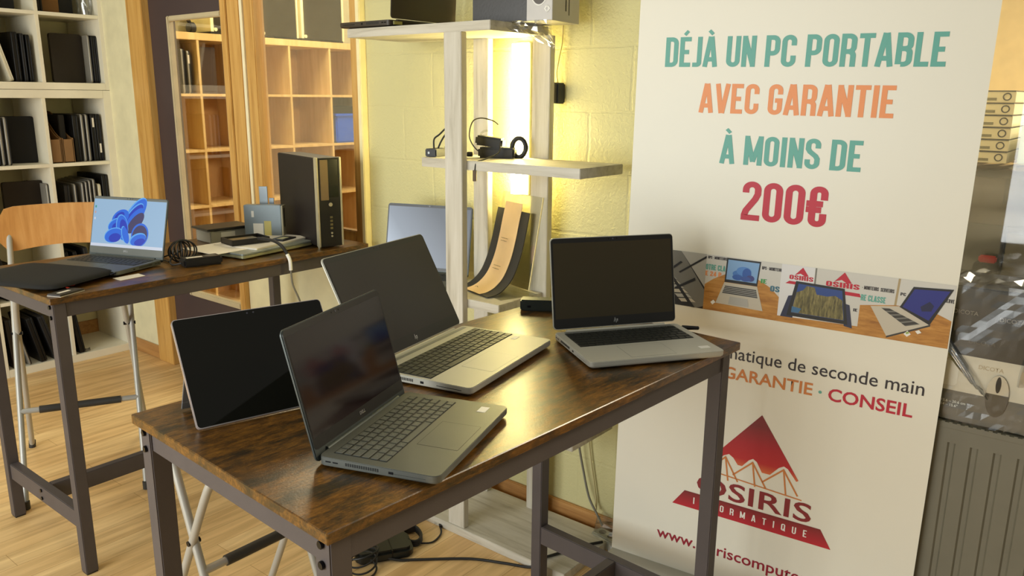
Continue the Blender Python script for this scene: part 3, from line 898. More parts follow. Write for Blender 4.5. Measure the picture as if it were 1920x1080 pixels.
# ------------------------------------------------------------------ open laptops
def open_laptop(label, x, y, z, yaw, W, D, LH, ang, T, shell, side, keym, scr, logo, numpad=False, legends=False, sticker=True, lit=None, bezel=(.006, .012, .022), vents='left', feet_h=.003, drop=0.0):
    t = thing('laptop', label, 'laptop', (x, y, z), yaw)
    zb = feet_h; zt = T
    base = MB()
    # wedge: thinner to the front
    pl = rrect(-W / 2, -D, W / 2, -.004, .012, 4)
    vs = []
    for px, py in pl:
        k = (-py) / D
        vs.append((px, py, zb + .0035 * k ** 3 + .0005))
    n = len(pl)
    tops = [(px, py, zt) for px, py in pl]
    inn = [(px * (1 - .022), -D / 2 + (py + D / 2) * (1 - .03), zb) for px, py in pl]
    base.add(vs + tops + inn, [tuple(range(n, 2 * n))] + [(i, (i + 1) % n, n + (i + 1) % n, n + i) for i in range(n)] + [(2 * n + i, 2 * n + (i + 1) % n, (i + 1) % n, i) for i in range(n)] + [tuple(range(2 * n, 3 * n))[::-1]])
    b = base.build('base', shell, t, bevel=.0012, seg=2)
    for fx in (-W / 2 + .04, W / 2 - .04):
        for fy in (-D + .03, -.03):
            MB().box(fx - .018, fy - .004, 0, fx + .018, fy + .004, zb + .002).build('rubber_foot', BLACK, b)
    # keyboard
    kx = W * (.475 if numpad else .44); ky0 = -D * (.545 if not numpad else .60); ky1 = -D * (.10 if not numpad else .17)
    kb = MB(); kb.box(-kx, ky0, zt - .0005, kx, ky1, zt + .0002)
    kbo = kb.build('keyboard', WELL, t)
    rows = 6; rh = (ky1 - ky0) / rows
    keys = MB(); leg = MB()
    ncol = 15 if not numpad else 19
    for r_ in range(rows):
        yy0 = ky1 - rh * (r_ + 1); h = rh - .0025
        wid = [1.0] * ncol
        if r_ == 1: wid = [1.0] * (ncol - 2) + [2.0]
        if r_ == 2: wid = [1.5] + [1.0] * (ncol - 2) + [.5]
        if r_ == 3: wid = [1.8] + [1.0] * (ncol - 3) + [1.2]
        if r_ == 4: wid = [1.3] + [1.0] * (ncol - 4) + [1.7]
        if r_ == 5: wid = [1.2, 1, 1, 1, 5.2, 1, 1] + [1.0] * (ncol - 11)
        tot = sum(wid); xx = -kx
        for q in wid:
            kw = 2 * kx * q / tot
            keys.box(xx + .0012, yy0 + .0012, zt + .0002, xx + kw - .0012, yy0 + h, zt + .0016)
            if legends and q < 1.6:
                cx = xx + kw * .45; cy = yy0 + h * .55
                leg.box(cx - .0011, cy - .0011, zt + .0016, cx + .0011, cy + .0011, zt + .0018)
            xx += kw
    keys.build('keys', keym, kbo, bevel=.0005, seg=1)
    if legends: leg.build('key_legends', LEGEND, kbo)
    # touchpad: thin groove frame and plate
    px = -W * .02 if not numpad else -W * .06
    pw = W * .165 if not numpad else W * .155; py0 = -D + .012; py1 = ky0 - .014
    MB().box(px - pw, py0, zt - .0004, px + pw, py1, zt + .0002).build('touchpad', SILVER if shell == SILVER else shell, t)
    gm = MB()
    for a in ((px - pw - .0006, py0, px - pw, py1), (px + pw, py0, px + pw + .0006, py1), (px - pw, py1, px + pw, py1 + .0006), (px - pw, py0 - .0006, px + pw, py0)):
        gm.box(a[0], a[1], zt - .0003, a[2], a[3], zt + .00025)
    gm.build('touchpad_groove', SILVER_SIDE if shell == SILVER else WELL, t)
    if numpad or shell == SILVER:
        MB().box(-kx * .98, -.022, zt, kx * .98, -.012, zt + .0006).build('speaker_grille', SILVER_SIDE, t, bevel=.0003, seg=1)
    if sticker:
        MB().box(W / 2 - .045, -D + (.030 if not numpad else .075), zt, W / 2 - .020, -D + (.046 if not numpad else .087), zt + .0004).build('sticker', WHITE, t)
    # ports and vents on both flanks
    for s in (-1, 1):
        xs = s * W / 2
        v = MB()
        for i in range(15):
            yv = -.055 - i * .0040
            v.box(xs - s * .001, yv - .0012, zb + .006, xs + s * .0004, yv + .0012, zt - .004)
        v.build('side_vent', WELL, b)
        for pa, pb, da, db in ((-.040, -.031, .007, .006), (-.027, -.018, .007, .006), (-.138, -.130, .006, .005), (-D + .022, -D + .08, .0075, .0075)):
            MB().box(xs - s * .001, pa, zb + da, xs + s * .0005, pb, zt - db).build('port', BOLT, b)
    # lid
    A = Matrix(((1, 0, 0, 0), (0, math.sin(ang), -math.cos(ang), 0), (0, math.cos(ang), math.sin(ang), zt), (0, 0, 0, 1)))
    lt = .0055
    lid = MB().prism(rrect(-W / 2, -drop if drop else .004, W / 2, LH, .010, 5), -lt, 0, A).build('lid', side, t, bevel=.0015, seg=2)
    MB().prism(rrect(-W / 2 + .0018, .006, W / 2 - .0018, LH - .0018, .009, 5), -.0002, .0005, A).build('screen_bezel', BEZEL if not lit else DARKLAP, lid)
    bs, bt, bb = bezel
    dsp = MB().box(-W / 2 + bs, .006 + bb, .0003, W / 2 - bs, LH - bt, .0008, A).build('display', scr, lid)
    for q in (-.012, .0, .010):
        MB().cyl((q, LH - bt * .5, .0004), (q, LH - bt * .5, .0009), .0013 if q else .0022, 10, M=A).build('webcam', BOLT if q else mat('lens_glint', (70, 70, 80), .1), lid)
    MB().cyl((-W * .40, -.001, zt - .002), (W * .40, -.001, zt - .002), .0048).build('hinge', side, t, smooth=True)
    LM = A @ Matrix.Translation((0, .006 + bb * .5, .0010))
    if logo == 'slanted':
        g = MB()
        for x0 in (-.0035, .0022):
            strip(g, [(x0 - .0018, -.006 if x0 > 0 else -.0035), (x0 + .0016, .0075 if x0 < 0 else .0035)], False, .0012, LM)
            strip(g, [(x0 - .0002, .0032), (x0 + .0030, .0032), (x0 + .0022, -.0032)], False, .0012, LM)
        g.build('maker_mark', mat('chrome_mark', (190, 190, 190), .25, metal=.8), lid)
    elif logo:
        sans_text('maker_mark', logo, LM @ Matrix.Translation((-.009, -.0025, 0)), .018, mat('chrome_mark', (190, 190, 190), .25, metal=.8), lid, bold=.02)
    return t, lid, A
TZ = .9005
open_laptop('dark grey laptop open at the front of the near table, keys facing right', .8714, 1.0248, TZ, R(18.83), .306, .215, .207, R(14.65), .018, DARKLAP, mat('dark_lid_edge', (70, 76, 74), .4, metal=.4), KEYGRY, GLOSS, 'DELL', legends=True, bezel=(.005, .012, .020), drop=.013)
open_laptop('silver laptop with number pad, open in the middle of the near table', 1.244, 1.2635, TZ, R(11.1), .377, .249, .250, R(27.3), .019, SILVER, SILVER, KEYBLK, MATTE_SCR, 'slanted', numpad=True, bezel=(.006, .014, .026))
c_l, c_lid, c_A = open_laptop('silver laptop open at the far right corner of the near table, before the banner', 1.6658, .9951, TZ, R(-34.9), .330, .240, .228, R(10.8), .018, SILVER, SILVER, KEYBLK, mat('olive_reflection_screen', (52, 43, 20), .35, var=0.0), 'slanted', bezel=(.007, .013, .024))  # olive reflection of the room painted into the screen colour
# power plug in the right flank of that laptop
pg = thing('charger_plug', 'black charger plug stuck in the right flank of the far right silver laptop', 'plug', (1.6658, .9951, TZ), R(-34.9))
MB().cyl((.166, -.020, .0105), (.172, -.020, .0105), .003).build('contact', SILVER_SIDE, pg)
MB().cyl((.172, -.020, .0105), (.215, -.030, .0085), .0062, 12, r2=.0048).build('plug_body', BLACK, pg, bevel=.0015)
# tablet on its kickstand
t = thing('tablet', 'black-screened tablet with a thin silver rim standing on its kickstand', 'tablet', (.815, 1.2012, TZ), R(-14.62))
ang = R(35.4)
A = Matrix(((1, 0, 0, 0), (0, math.sin(ang), -math.cos(ang), 0), (0, math.cos(ang), math.sin(ang), .0052), (0, 0, 0, 1)))
RIM = mat('bright_silver_rim', (226, 216, 216), .25, metal=.7, var=0)
MB().prism(rrect(-.1435, 0, .1435, .209, .008, 5), -.0085, 0, A).build('body', RIM, t, bevel=.0012)
sg = MB().prism(rrect(-.1417, .0018, .1417, .2072, .0065, 5), -.0002, .0004, A).build('screen_glass', mat('green_reflection_glass', (16, 15, 10), .05, var=0, spec=.4), t)  # glass colour carries the greenish reflection of the room
for q in (-.006, .006):
    MB().cyl((q, .201, .0004), (q, .201, .0007), .0018, 10, M=A).build('webcam', mat('lens_glint', (70, 70, 80), .1), sg)
hp = A @ Vector((0, .112, -.0085)); ft = Vector((0, .118, .003))
d_ = (ft - hp); ln = d_.length; d_.normalize(); nn = Vector((1, 0, 0)).cross(d_)
K = Matrix(((1, d_.x, nn.x, hp.x), (0, d_.y, nn.y, hp.y), (0, d_.z, nn.z, hp.z), (0, 0, 0, 1)))
ks = MB()
ks.box(-.139, 0, 0, .139, .016, .003, K); ks.box(-.139, ln - .018, 0, .139, ln, .003, K)
ks.box(-.139, .016, 0, -.121, ln - .018, .003, K); ks.box(.121, .016, 0, .139, ln - .018, .003, K)
ks.build('kickstand', mat('silver_grey_stand', (150, 152, 154), .35, metal=.5), t, bevel=.0008, seg=1)
# black power bank near the far corner
t = thing('power_bank', 'black box-shaped power bank at the far corner of the near table', 'power bank', (1.6876, 1.3165, TZ), R(-57))
MB().box(0, 0, 0, .125, .045, .031).build('case', mat('dark_green_black_case', (26, 32, 28), .35), t, bevel=.004)
MB().box(.02, -.0006, .010, .03, .001, .016).build('port', BOLT, t)

# ------------------------------------------------------------------ things on the back table
e_l, e_lid, e_A = open_laptop('dark grey laptop with a lit blue wallpaper on the back table', 1.3102, 2.7819, TZ, R(-69.17), .321, .212, .208, R(14.7), .018, DARKLAP, mat('dark_lid_edge', (70, 76, 74), .4, metal=.4), KEYBLK, emit('wallpaper_pale_blue', (168, 205, 238), .82), 'DELL', lit=True, sticker=False, bezel=(.005, .010, .024), drop=.010)
# folded-cloth shape on the wallpaper, a generic blue flower of swirls
def petal(cx, cy, rx, ry, a, z, m, name, n=26, pinch=0.0):
    mb = MB()
    pts = []
    for i in range(n):
        q = 2 * PI * i / n
        px_ = rx * math.cos(q) * (1 - pinch * math.sin(q)); py_ = ry * math.sin(q)
        pts.append((cx + px_ * math.cos(a) - py_ * math.sin(a), cy + px_ * math.sin(a) + py_ * math.cos(a), z))
    mb.face(pts, e_A)
    return mb.build(name, m, e_lid)
B1 = emit('wallpaper_blue', (24, 110, 240), .85); B2 = emit('wallpaper_deep_blue', (6, 52, 205), .8); B3 = emit('wallpaper_light_blue', (92, 178, 255), .9); B4 = emit('wallpaper_violet', (74, 62, 120), .6)
# (cx, cy, rx, ry, rotation, tone)
sw = [(.022, .128, .024, .058, -.62, B3), (.024, .127, .022, .055, -.62, B1), (.016, .120, .019, .050, -.66, B3), (.018, .119, .017, .047, -.66, B2), (.024, .112, .018, .043, -.70, B1), (.030, .104, .016, .036, -.72, B4),
      (-.030, .118, .030, .020, .55, B1), (-.034, .122, .018, .010, .55, B2), (-.042, .094, .030, .019, .35, B3), (-.042, .093, .028, .017, .35, B1), (-.036, .088, .020, .013, .1, B2),
      (-.020, .088, .020, .036, .25, B3), (-.019, .087, .018, .034, .25, B1), (-.012, .080, .013, .030, .3, B2), (-.050, .062, .032, .020, .3, B3), (-.050, .061, .030, .018, .3, B1), (-.045, .054, .020, .012, .2, B2), (-.008, .066, .010, .024, .35, B3), (-.004, .064, .010, .024, .4, B1),
      (.050, .068, .028, .032, -.3, B1), (.050, .066, .024, .028, -.3, B4), (.044, .054, .028, .016, .35, B3), (.046, .052, .026, .014, .35, B1), (.052, .046, .018, .009, .3, B2)]
for k, (cx, cy, rx, ry, a, m) in enumerate(sw):
    petal(cx * 1.12 - .002, (cy - .085) * 1.12 + .098, rx * 1.3, ry * 1.3, a, .0009 + .00003 * k, m, 'wallpaper_swirl')
ic = MB()
for x, y, m in ((-.147, .170, 0), (-.147, .150, 1), (-.147, .128, 2)):
    ic.box(x - .003, y - .004, .0009, x + .003, y + .004, .0011, e_A, mi=m)
ic.build('desktop_icon', [emit('icon_teal', (60, 170, 150), .8), emit('icon_salmon', (220, 180, 170), .8), emit('icon_white', (240, 240, 250), .8)], e_lid)
MB().box(-.1555, .030, .0017, .1555, .0405, .0018, e_A).build('taskbar', emit('taskbar_white', (226, 234, 250), .85), e_lid)

t = thing('laptop_sleeve', 'black zipped soft laptop sleeve lying on the left end of the back table', 'sleeve', (1.0, 2.70, TZ), R(22))
mb = MB()
nx, ny = 16, 14; sx, sy = .142, .195
vs = []; fs = []
def slv(u, v, s):
    e = max(abs(u), abs(v))
    r = (abs(u) ** 7 + abs(v) ** 7) ** (1 / 7.0)
    k = e / r if r > 1e-6 else 1
    h = .0125 * (1 - e ** 5) ** .5 if e < 1 else 0
    return (u * k * sx, v * k * sy, .0135 + (h if s > 0 else -h * 1.0))
for s in (1, -1):
    for i in range(nx + 1):
        for j in range(ny + 1):
            vs.append(slv(-1 + 2 * i / nx, -1 + 2 * j / ny, s))
off = (nx + 1) * (ny + 1)
for i in range(nx):
    for j in range(ny):
        a = i * (ny + 1) + j
        fs.append((a, a + ny + 1, a + ny + 2, a + 1)); fs.append((off + a, off + a + 1, off + a + ny + 2, off + a + ny + 1))
mb.add(vs, fs)
sl = mb.build('body', BLACKSOFT, t)
bm = bmesh.new(); bm.from_mesh(sl.data); bmesh.ops.remove_doubles(bm, verts=bm.verts, dist=.0008); bmesh.ops.recalc_face_normals(bm, faces=bm.faces)
for f in bm.faces: f.smooth = True
bm.to_mesh(sl.data); bm.free()
MB().tube([(sx * .55, -sy, .0135), (sx * .9, -sy * .97, .0135), (sx * .985, -sy * .85, .0135), (sx, -sy * .5, .0135), (sx, .0, .0135), (sx, sy * .6, .0135)], .0022, 8).build('zip', BOLT, t, smooth=True)
MB().box(sx - .002, -sy * .62, .008, sx + .014, -sy * .62 + .005, .011).build('zip_puller', BLACK, t)
o = MB().prism([(0, 0), (.085, -.012), (.098, .035), (.012, .05)], 0, .0008).build('paper_slip', PAPER)
o.location = (1.155, 2.50, TZ); o.rotation_euler = (0, 0, .25)
tag(o, 'white paper slip under the sleeve beside the lit laptop', 'paper')
t = thing('card_drive', 'flat black drive with a white label and red cord at the table corner', 'drive', (.940, 2.417, TZ), R(22))
MB().box(.0, .0, .001, .088, .048, .007).build('case', mat('dark_drive_case', (48, 42, 38), .4), t, bevel=.001)
MB().box(.0, -.001, 0, .0885, .049, .0018).build('pale_edge', mat('pale_card_edge', (216, 206, 190), .5), t)
MB().box(.016, .018, .007, .058, .030, .0074).build('sticker', PAPER, t)
cable('cord', [(.08, .048, .006), (.085, .062, .007), (.10, .072, .008), (.118, .070, .006), (.128, .078, .005), (.118, .088, .007), (.104, .082, .008)], .0028, mat('red_cord', (206, 62, 36), .5), t)
# adapter with its cable
t = thing('power_adapter', 'black laptop charger brick with its coiled cable on the back table', 'charger', (1.455, 2.54, TZ), R(-12))
MB().box(-.066, -.030, 0, .066, .030, .029).build('brick', BLACK, t, bevel=.006)
MB().box(-.05, -.012, .029, .004, .004, .0294).build('label', PAPER, t)
MB().box(.016, -.012, .029, .05, .012, .0293).build('print', mat('grey_print', (92, 90, 84), .5), t)
MB().cyl((.066, 0, .012), (.068, 0, .012), .006).build('socket', BOLT, t)
random.seed(5)
c = MB()
base_ = [(-.02, .07), (-.035, .10), (.0, .12)]
for k in range(7):
    a0 = .5 * k; rx = .045 + .006 * random.random(); rz_ = .030 + .010 * random.random()
    p = []
    for i in range(14):
        q = 2 * PI * i / 14
        p.append((-.03 + rx * math.cos(q) * math.cos(a0 * .7), .095 + rx * math.cos(q) * math.sin(a0 * .7) * .8 + .004 * k, .036 + rz_ * math.sin(q)))
    c.tube(smooth_path(p, 3, True), .0026, 7, closed=True)
c.tube(smooth_path([(-.066, .0, .012), (-.09, .03, .006), (-.075, .075, .02), (-.03, .09, .045)], 5), .003, 7)
c.tube(smooth_path([(-.08, .09, .004), (-.085, .14, .004), (-.10, .18, .004), (-.06, .20, .004), (-.05, .13, .03)], 6), .003, 7)
c.build('coiled_cable', CABLE, t, smooth=True)

# closed laptop with papers, drives and tools on it
t = thing('laptop', 'closed silver laptop lying flat under papers and loose drives', 'laptop', (1.745, 2.652, TZ), R(8))
MB().prism(rrect(-.175, -.135, .175, .135, .012, 4), .004, .014).build('base', mat('olive_silver_shell', (168, 166, 128), .4, metal=.4), t, bevel=.002)
MB().prism(rrect(-.175, -.135, .175, .135, .012, 4), .0148, .021).build('lid', mat('grey_silver_shell', (150, 156, 150), .4, metal=.4), t, bevel=.002)
for a, b_ in ((-.15, -.11), (.15, -.11), (-.15, .11), (.15, .11)):
    MB().cyl((a, b_, 0), (a, b_, .0045), .007).build('rubber_foot', BLACK, t)
zs_ = TZ + .0212
o = MB().prism(rrect(-.15, -.105, .15, .105, .003, 2), 0, .006).build('paper_stack', PAPER)
o.location = (1.79, 2.665, zs_); o.rotation_euler = (0, 0, R(14))
tag(o, 'stack of white papers on the closed silver laptop', 'paper')
o = MB().prism(rrect(-.11, -.10, .11, .10, .003, 2), 0, .0012).build('paper', PAPER)
o.location = (1.622, 2.665, zs_); o.rotation_euler = (0, 0, R(4))
tag(o, 'white sheet half under the black drive caddy', 'paper')
zs2 = zs_ + .0063
t = thing('drive_caddy', 'open black drive caddy lying on the papers', 'caddy', (1.715, 2.665, zs2), R(-8))
MB().box(-.075, -.05, 0, .075, .05, .004).build('tray', BLACK, t, bevel=.001)
for a in ((-.075, -.05, .075, -.043), (-.075, .043, .075, .05), (-.075, -.043, -.068, .043), (.068, -.043, .075, .043)):
    MB().box(a[0], a[1], .004, a[2], a[3], .022).build('side_wall', BLACK, t, bevel=.001)
MB().box(-.055, -.034, .004, .045, .034, .016).build('drive', mat('brushed_drive', (150, 138, 110), .35, metal=.7), t, bevel=.001)
o = thing('memory_card', 'black-framed module with a pale label lying on the papers near the tower', 'module', (1.852, 2.62, zs2), R(20))
MB().box(-.045, -.03, 0, .045, .03, .005).build('board', BLACK, o, bevel=.001)
MB().box(-.024, -.014, .005, .022, .014, .0054).build('label', mat('pale_yellow_label', (206, 204, 160), .5), o)
# box behind
t = thing('component_box', 'low grey box with a dark lid behind the loose drives', 'box', (1.785, 2.93, TZ), R(-4))
MB().box(-.085, -.06, 0, .085, .06, .046).build('body', mat('pale_grey_box', (166, 164, 152), .45), t, bevel=.003)
MB().box(-.10, -.068, .050, .10, .068, .058).build('lid', mat('dark_lid', (52, 50, 44), .4), t, bevel=.002)
MB().box(-.04, -.0606, .01, .02, -.0598, .04).build('label', WHITE, t)
for a in (-.07, .07):
    MB().box(a - .006, -.05, .046, a + .006, .05, .050).build('spacer', BLACK, t)
# optical drive standing on end with tools behind
t = thing('optical_drive', 'grey optical drive standing on edge against the computer tower', 'drive', (1.872, 2.765, TZ), R(-52))
DRV = mat('zinc_drive_case', (126, 136, 140), .38, metal=.55)
MB().box(-.075, -.02, 0, .073, .022, .148).build('case', DRV, t, bevel=.002)
MB().box(.0735, -.020, .001, .080, .022, .147).build('front_panel', mat('beige_panel', (176, 168, 136), .45), t, bevel=.001)
MB().box(.0795, -.004, .06, .0806, .006, .135).build('slot', BOLT, t)
MB().box(-.04, -.0208, .02, .0, -.0199, .075).build('white_label', WHITE, t)
MB().box(.004, -.0208, .015, .032, -.0199, .085).build('yellow_label', mat('yellow_white_label', (212, 200, 120), .5), t)
MB().box(-.045, -.0208, .10, -.035, -.0199, .125).build('small_label', WHITE, t)
t = thing('metal_bracket', 'grey metal slot brackets poking up behind the optical drive', 'bracket', (1.895, 2.795, TZ), R(-52))
BR = mat('dull_zinc', (138, 146, 150), .35, metal=.7)
MB().box(-.022, .012, 0, .012, .016, .215).build('long_bracket', BR, t, bevel=.0008, seg=1)
MB().box(.014, .020, 0, .034, .024, .168).build('short_bracket', BR, t, bevel=.0008, seg=1)
# desktop tower
t = thing('computer_tower', 'black desktop computer tower with silver front edges on the back table', 'computer', (1.905, 2.463, TZ), R(-14))
SATB = mat('dark_brown_metal_panel', (34, 28, 28), .45, metal=.2)
TB = MB(); TB.box(0, .022, .008, .100, .378, .345)
TB.build('case', SATB, t, bevel=.003)
SIL = mat('silver_edge', (214, 206, 176), .3, metal=.6)
for x in (-.001, .094):
    MB().box(x, 0, .006, x + .008, .024, .347).build('silver_edge', SIL, t, bevel=.002)
MB().box(.008, .002, .006, .094, .024, .345).build('front_panel', BLACK, t, bevel=.001)
MB().box(.014, -.001, .185, .046, .004, .338).build('drive_bay_cover', mat('bronze_grey_cover', (142, 122, 92), .35, metal=.5), t, bevel=.001)
MB().box(.046, -.0005, .195, .086, .004, .338).build('dark_bay', mat('greenish_black_bay', (30, 36, 28), .2), t, bevel=.001)
MB().cyl((.052, -.002, .168), (.052, .004, .168), .0075).build('power_button', SIL, t, bevel=.001)
for k in range(4):
    MB().box(.048, -.0005, .115 - k * .014, .058, .004, .123 - k * .014).build('front_port', mat('port_silver', (150, 140, 100), .3, metal=.7), t)
for z in (.058, .046):
    MB().cyl((.053, -.001, z), (.053, .004, z), .0038).build('audio_jack', SIL, t)
for a in (.012, .088):
    for b_ in (.03, .34):
        MB().cyl((a, b_, 0), (a, b_, .0085), .006).build('foot', SIL, t)
# white-tipped cable over the table edge
t = thing('video_cable', 'cable with a white plug hanging over the edge of the back table', 'cable', (1.70, 2.43, .90))
MB().tube(smooth_path([(.02, .16, .052), (.03, .09, .052), (.028, .03, .040), (.024, -.012, .012)], 5), .006, 8).build('plug', BLACK, t, smooth=True)
MB().tube(smooth_path([(.024, -.010, .012), (.026, -.022, -.010), (.026, -.024, -.045)], 5), .0065, 10).build('white_sleeve', WHITE, t, smooth=True)
cable('lead', [(.026, -.024, -.043), (.030, -.026, -.10), (.055, -.03, -.17), (.09, .0, -.26), (.13, .02, -.40), (.15, .03, -.62), (.17, .05, -.86), (.22, .10, -.893)], .0035, GREYCABLE, t)
# ------------------------------------------------------------------ display shelf against the wall
su = thing('display_shelf', 'whitewashed plank display shelf with offset boards against the cream wall', 'shelf', (1.985, 1.69, 0))
ST = Matrix.Translation((-1.985, -1.69, 0))
for y0_, y1_, z0_, z1_, xa, xb in ((1.25, 1.87, 0, .030, 1.84, 2.135), (1.2527, 1.862, .431, .460, 1.87, 2.10), (1.5436, 2.160, .811, .840, 1.87, 2.10), (1.2527, 1.872, 1.253, 1.2824, 1.87, 2.10), (1.560, 2.187, 1.663, 1.691, 1.845, 2.13)):
    MB().box(xa, y0_, z0_, xb, y1_, z1_, ST).build('board', WHITEWASH_Y, su, bevel=.0015)
for xa, xb, ya_, yb_ in ((1.845, 1.870, 1.673, 1.745), (2.10, 2.126, 1.785, 1.850), (2.10, 2.126, 1.530, 1.600)):
    MB().box(xa, ya_, .030, xb, yb_, 1.663, ST).build('post', WHITEWASH_Z, su, bevel=.0015)
# lamp standing behind it on the wall
lp = thing('wall_lamp', 'glowing warm tube lamp on the wall behind the display shelf', 'lamp', (2.178, 1.69, 1.15))
MB().box(-.012, -.028, 0, 0, .028, .50).build('housing', mat('white_lamp_housing', (230, 228, 220), .4), lp, bevel=.002)
MB().cyl((-.034, 0, .006), (-.034, 0, .494), .022, 20).build('tube', emit('lamp_tube_glow', (255, 236, 158), 70.0), lp, smooth=True)

# ------------------------------------------------------------------ things on the display shelf
g = open_laptop('dark laptop open on the top board of the display shelf, seen from behind', 1.99, 1.972, 1.6915, R(180), .30, .25, .235, R(4), .020, mat('dark_brown_laptop', (52, 42, 32), .45), mat('dark_brown_laptop', (52, 42, 32), .45), KEYBLK, GLOSS, None, sticker=False)
MB().box(.10, -.002, .006, .135, .004, .016).build('hinge_cover', mat('olive_silver', (150, 146, 96), .35, metal=.6), g[0])
f_l, f_lid, f_A = open_laptop('laptop with a screen reflecting pale blue-grey light on the lower left board of the display shelf', 2.02, 2.012, .8405, R(-71), .335, .215, .240, R(11), .018, DARKLAP, mat('dark_lid_edge', (70, 76, 74), .4, metal=.4), KEYBLK, MATTE_SCR, None, sticker=False, bezel=(.006, .010, .010), drop=.012)
# daylight reflected on that screen, painted as a glowing grey-blue gradient
m = bpy.data.materials.new('grey_blue_screen_reflection'); m.use_nodes = True
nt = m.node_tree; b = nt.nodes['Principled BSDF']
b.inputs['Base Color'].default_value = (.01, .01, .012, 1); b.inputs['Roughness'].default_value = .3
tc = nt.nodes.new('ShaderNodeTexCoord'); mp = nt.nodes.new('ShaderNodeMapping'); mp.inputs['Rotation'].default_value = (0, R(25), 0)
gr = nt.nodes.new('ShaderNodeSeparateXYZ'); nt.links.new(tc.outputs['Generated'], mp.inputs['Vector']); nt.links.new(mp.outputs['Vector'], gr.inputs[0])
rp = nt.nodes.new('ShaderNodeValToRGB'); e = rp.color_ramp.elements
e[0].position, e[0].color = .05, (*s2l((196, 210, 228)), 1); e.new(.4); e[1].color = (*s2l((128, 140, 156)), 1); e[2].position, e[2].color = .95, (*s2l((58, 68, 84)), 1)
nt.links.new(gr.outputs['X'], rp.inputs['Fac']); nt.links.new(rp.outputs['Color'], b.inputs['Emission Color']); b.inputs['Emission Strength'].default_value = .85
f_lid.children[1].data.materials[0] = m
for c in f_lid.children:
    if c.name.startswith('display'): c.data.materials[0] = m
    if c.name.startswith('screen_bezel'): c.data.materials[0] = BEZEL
# graphics card carton with its film
t = thing('graphics_card_box', 'black and silver graphics card carton in film on the right end of the top board', 'box', (2.02, 1.545, 1.6915), R(6))
MB().box(-.075, -.115, 0, .085, .165, .26).build('carton', mat('dark_grey_carton', (52, 48, 44), .35, bump=.1, bscale=120), t, bevel=.002)
CG = mat('silver_grey_carton', (196, 192, 186), .35)
MB().box(-.0765, -.1165, -.0002, .0865, -.03, .2615).build('silver_end', CG, t, bevel=.001)
SIDEM = Matrix(((0, 0, -1, -.0772), (-1, 0, 0, 0), (0, 1, 0, 0), (0, 0, 0, 1)))   # (u to the right, v up) on the face turned to the room
fan = MB(); fan.face([(.072 + .026 * math.cos(2 * PI * i / 30), .085 + .040 * math.sin(2 * PI * i / 30), 0) for i in range(30)], SIDEM)
fan.build('fan_picture', mat('fan_picture_dark', (78, 68, 58), .4), t)
strip_m = MB(); strip(strip_m, [(.072 + .0285 * math.cos(2 * PI * i / 30), .085 + .0425 * math.sin(2 * PI * i / 30)) for i in range(30)], True, .003, SIDEM @ Matrix.Translation((0, 0, .0003)))
strip_m.build('fan_ring', WHITE, t)
chev = MB()
for dx, sg_ in ((.094, 1), (.105, -1)):
    strip(chev, [(dx + sg_ * .006, .042), (dx - sg_ * .002, .032), (dx + sg_ * .006, .022)], False, .004, SIDEM @ Matrix.Translation((0, 0, .0004)))
chev.build('printed_mark', WHITE, t)
EM = Matrix(((1, 0, 0, 0), (0, 0, -1, -.1168), (0, 1, 0, 0), (0, 0, 0, 1)))
MB().box(.0, .03, 0, .006, .16, .0004, EM).box(.02, .02, 0, .024, .12, .0004, EM).build('end_print', mat('dark_print', (60, 54, 48), .5), t)
random.seed(21)
fl = MB(); n = 12; m_ = 6; vs = []; fs = []
for i in range(n + 1):
    for j in range(m_ + 1):
        u = i / n; v = j / m_
        dep = (.012 + .075 * u ** 1.3) * v
        vs.append((-.080 + .035 * math.sin(6 * u + 3 * v) * v + .012 * (random.random() - .5) * (1 if v else 0), .05 - .165 * u + .008 * (random.random() - .5), .002 - dep + .010 * (random.random() - .5) * v - .0))
for i in range(n):
    for j in range(m_):
        a = i * (m_ + 1) + j
        fs.append((a, a + m_ + 1, a + m_ + 2, a + 1))
fl.add(vs, fs)
fl.build('film_wrap', FILM, t)
# adapters on the middle board
t = thing('power_adapter', 'small black adapter left of the front post on the middle board', 'charger', (1.93, 1.862, 1.2829), R(-80))
MB().box(-.022, -.035, 0, .022, .035, .026).build('brick', BLACK, t, bevel=.003)
MB().cyl((-.006, -.0365, .013), (-.006, -.034, .013), .004).build('socket', SILVER_SIDE, t)
c = MB()
c.tube(smooth_path([(-.01, .0, .026), (-.012, .005, .055), (.005, .01, .070), (.02, .015, .085), (.03, .02, .095)], 5), .003, 7)
c.tube(smooth_path([(.0, .01, .026), (.01, .015, .05), (.025, .02, .07), (.03, .025, .04), (.02, .02, .028)], 5), .003, 7)
c.build('cable', CABLE, t, smooth=True)
t = thing('power_adapter', 'heap of two black adapters with cables by the lamp on the middle board', 'charger', (2.015, 1.690, 1.2829), R(-62))
MB().box(-.045, -.028, 0, .075, .028, .034).build('brick', BLACK, t, bevel=.006)
br = MB().box(-.06, -.03, .035, .03, .026, .066, Matrix.Rotation(R(7), 4, 'Y')).build('upper_brick', BLACK, t, bevel=.006)
MB().tube([(.085 + .022 * math.cos(2 * PI * i / 18), .0, .034 + .030 * math.sin(2 * PI * i / 18)) for i in range(18)], .008, 8, closed=True).build('coiled_cable', CABLE, t, smooth=True)
c = MB(); c.tube(smooth_path([(.01, -.02, .03), (-.04, -.02, .02), (-.075, -.01, .06), (-.070, .0, .11), (-.045, .01, .125), (-.005, .01, .118), (.015, .01, .105)], 6), .0022, 7)
c.build('thin_cable', mat('brown_black_cable', (52, 46, 36), .5), t, smooth=True)
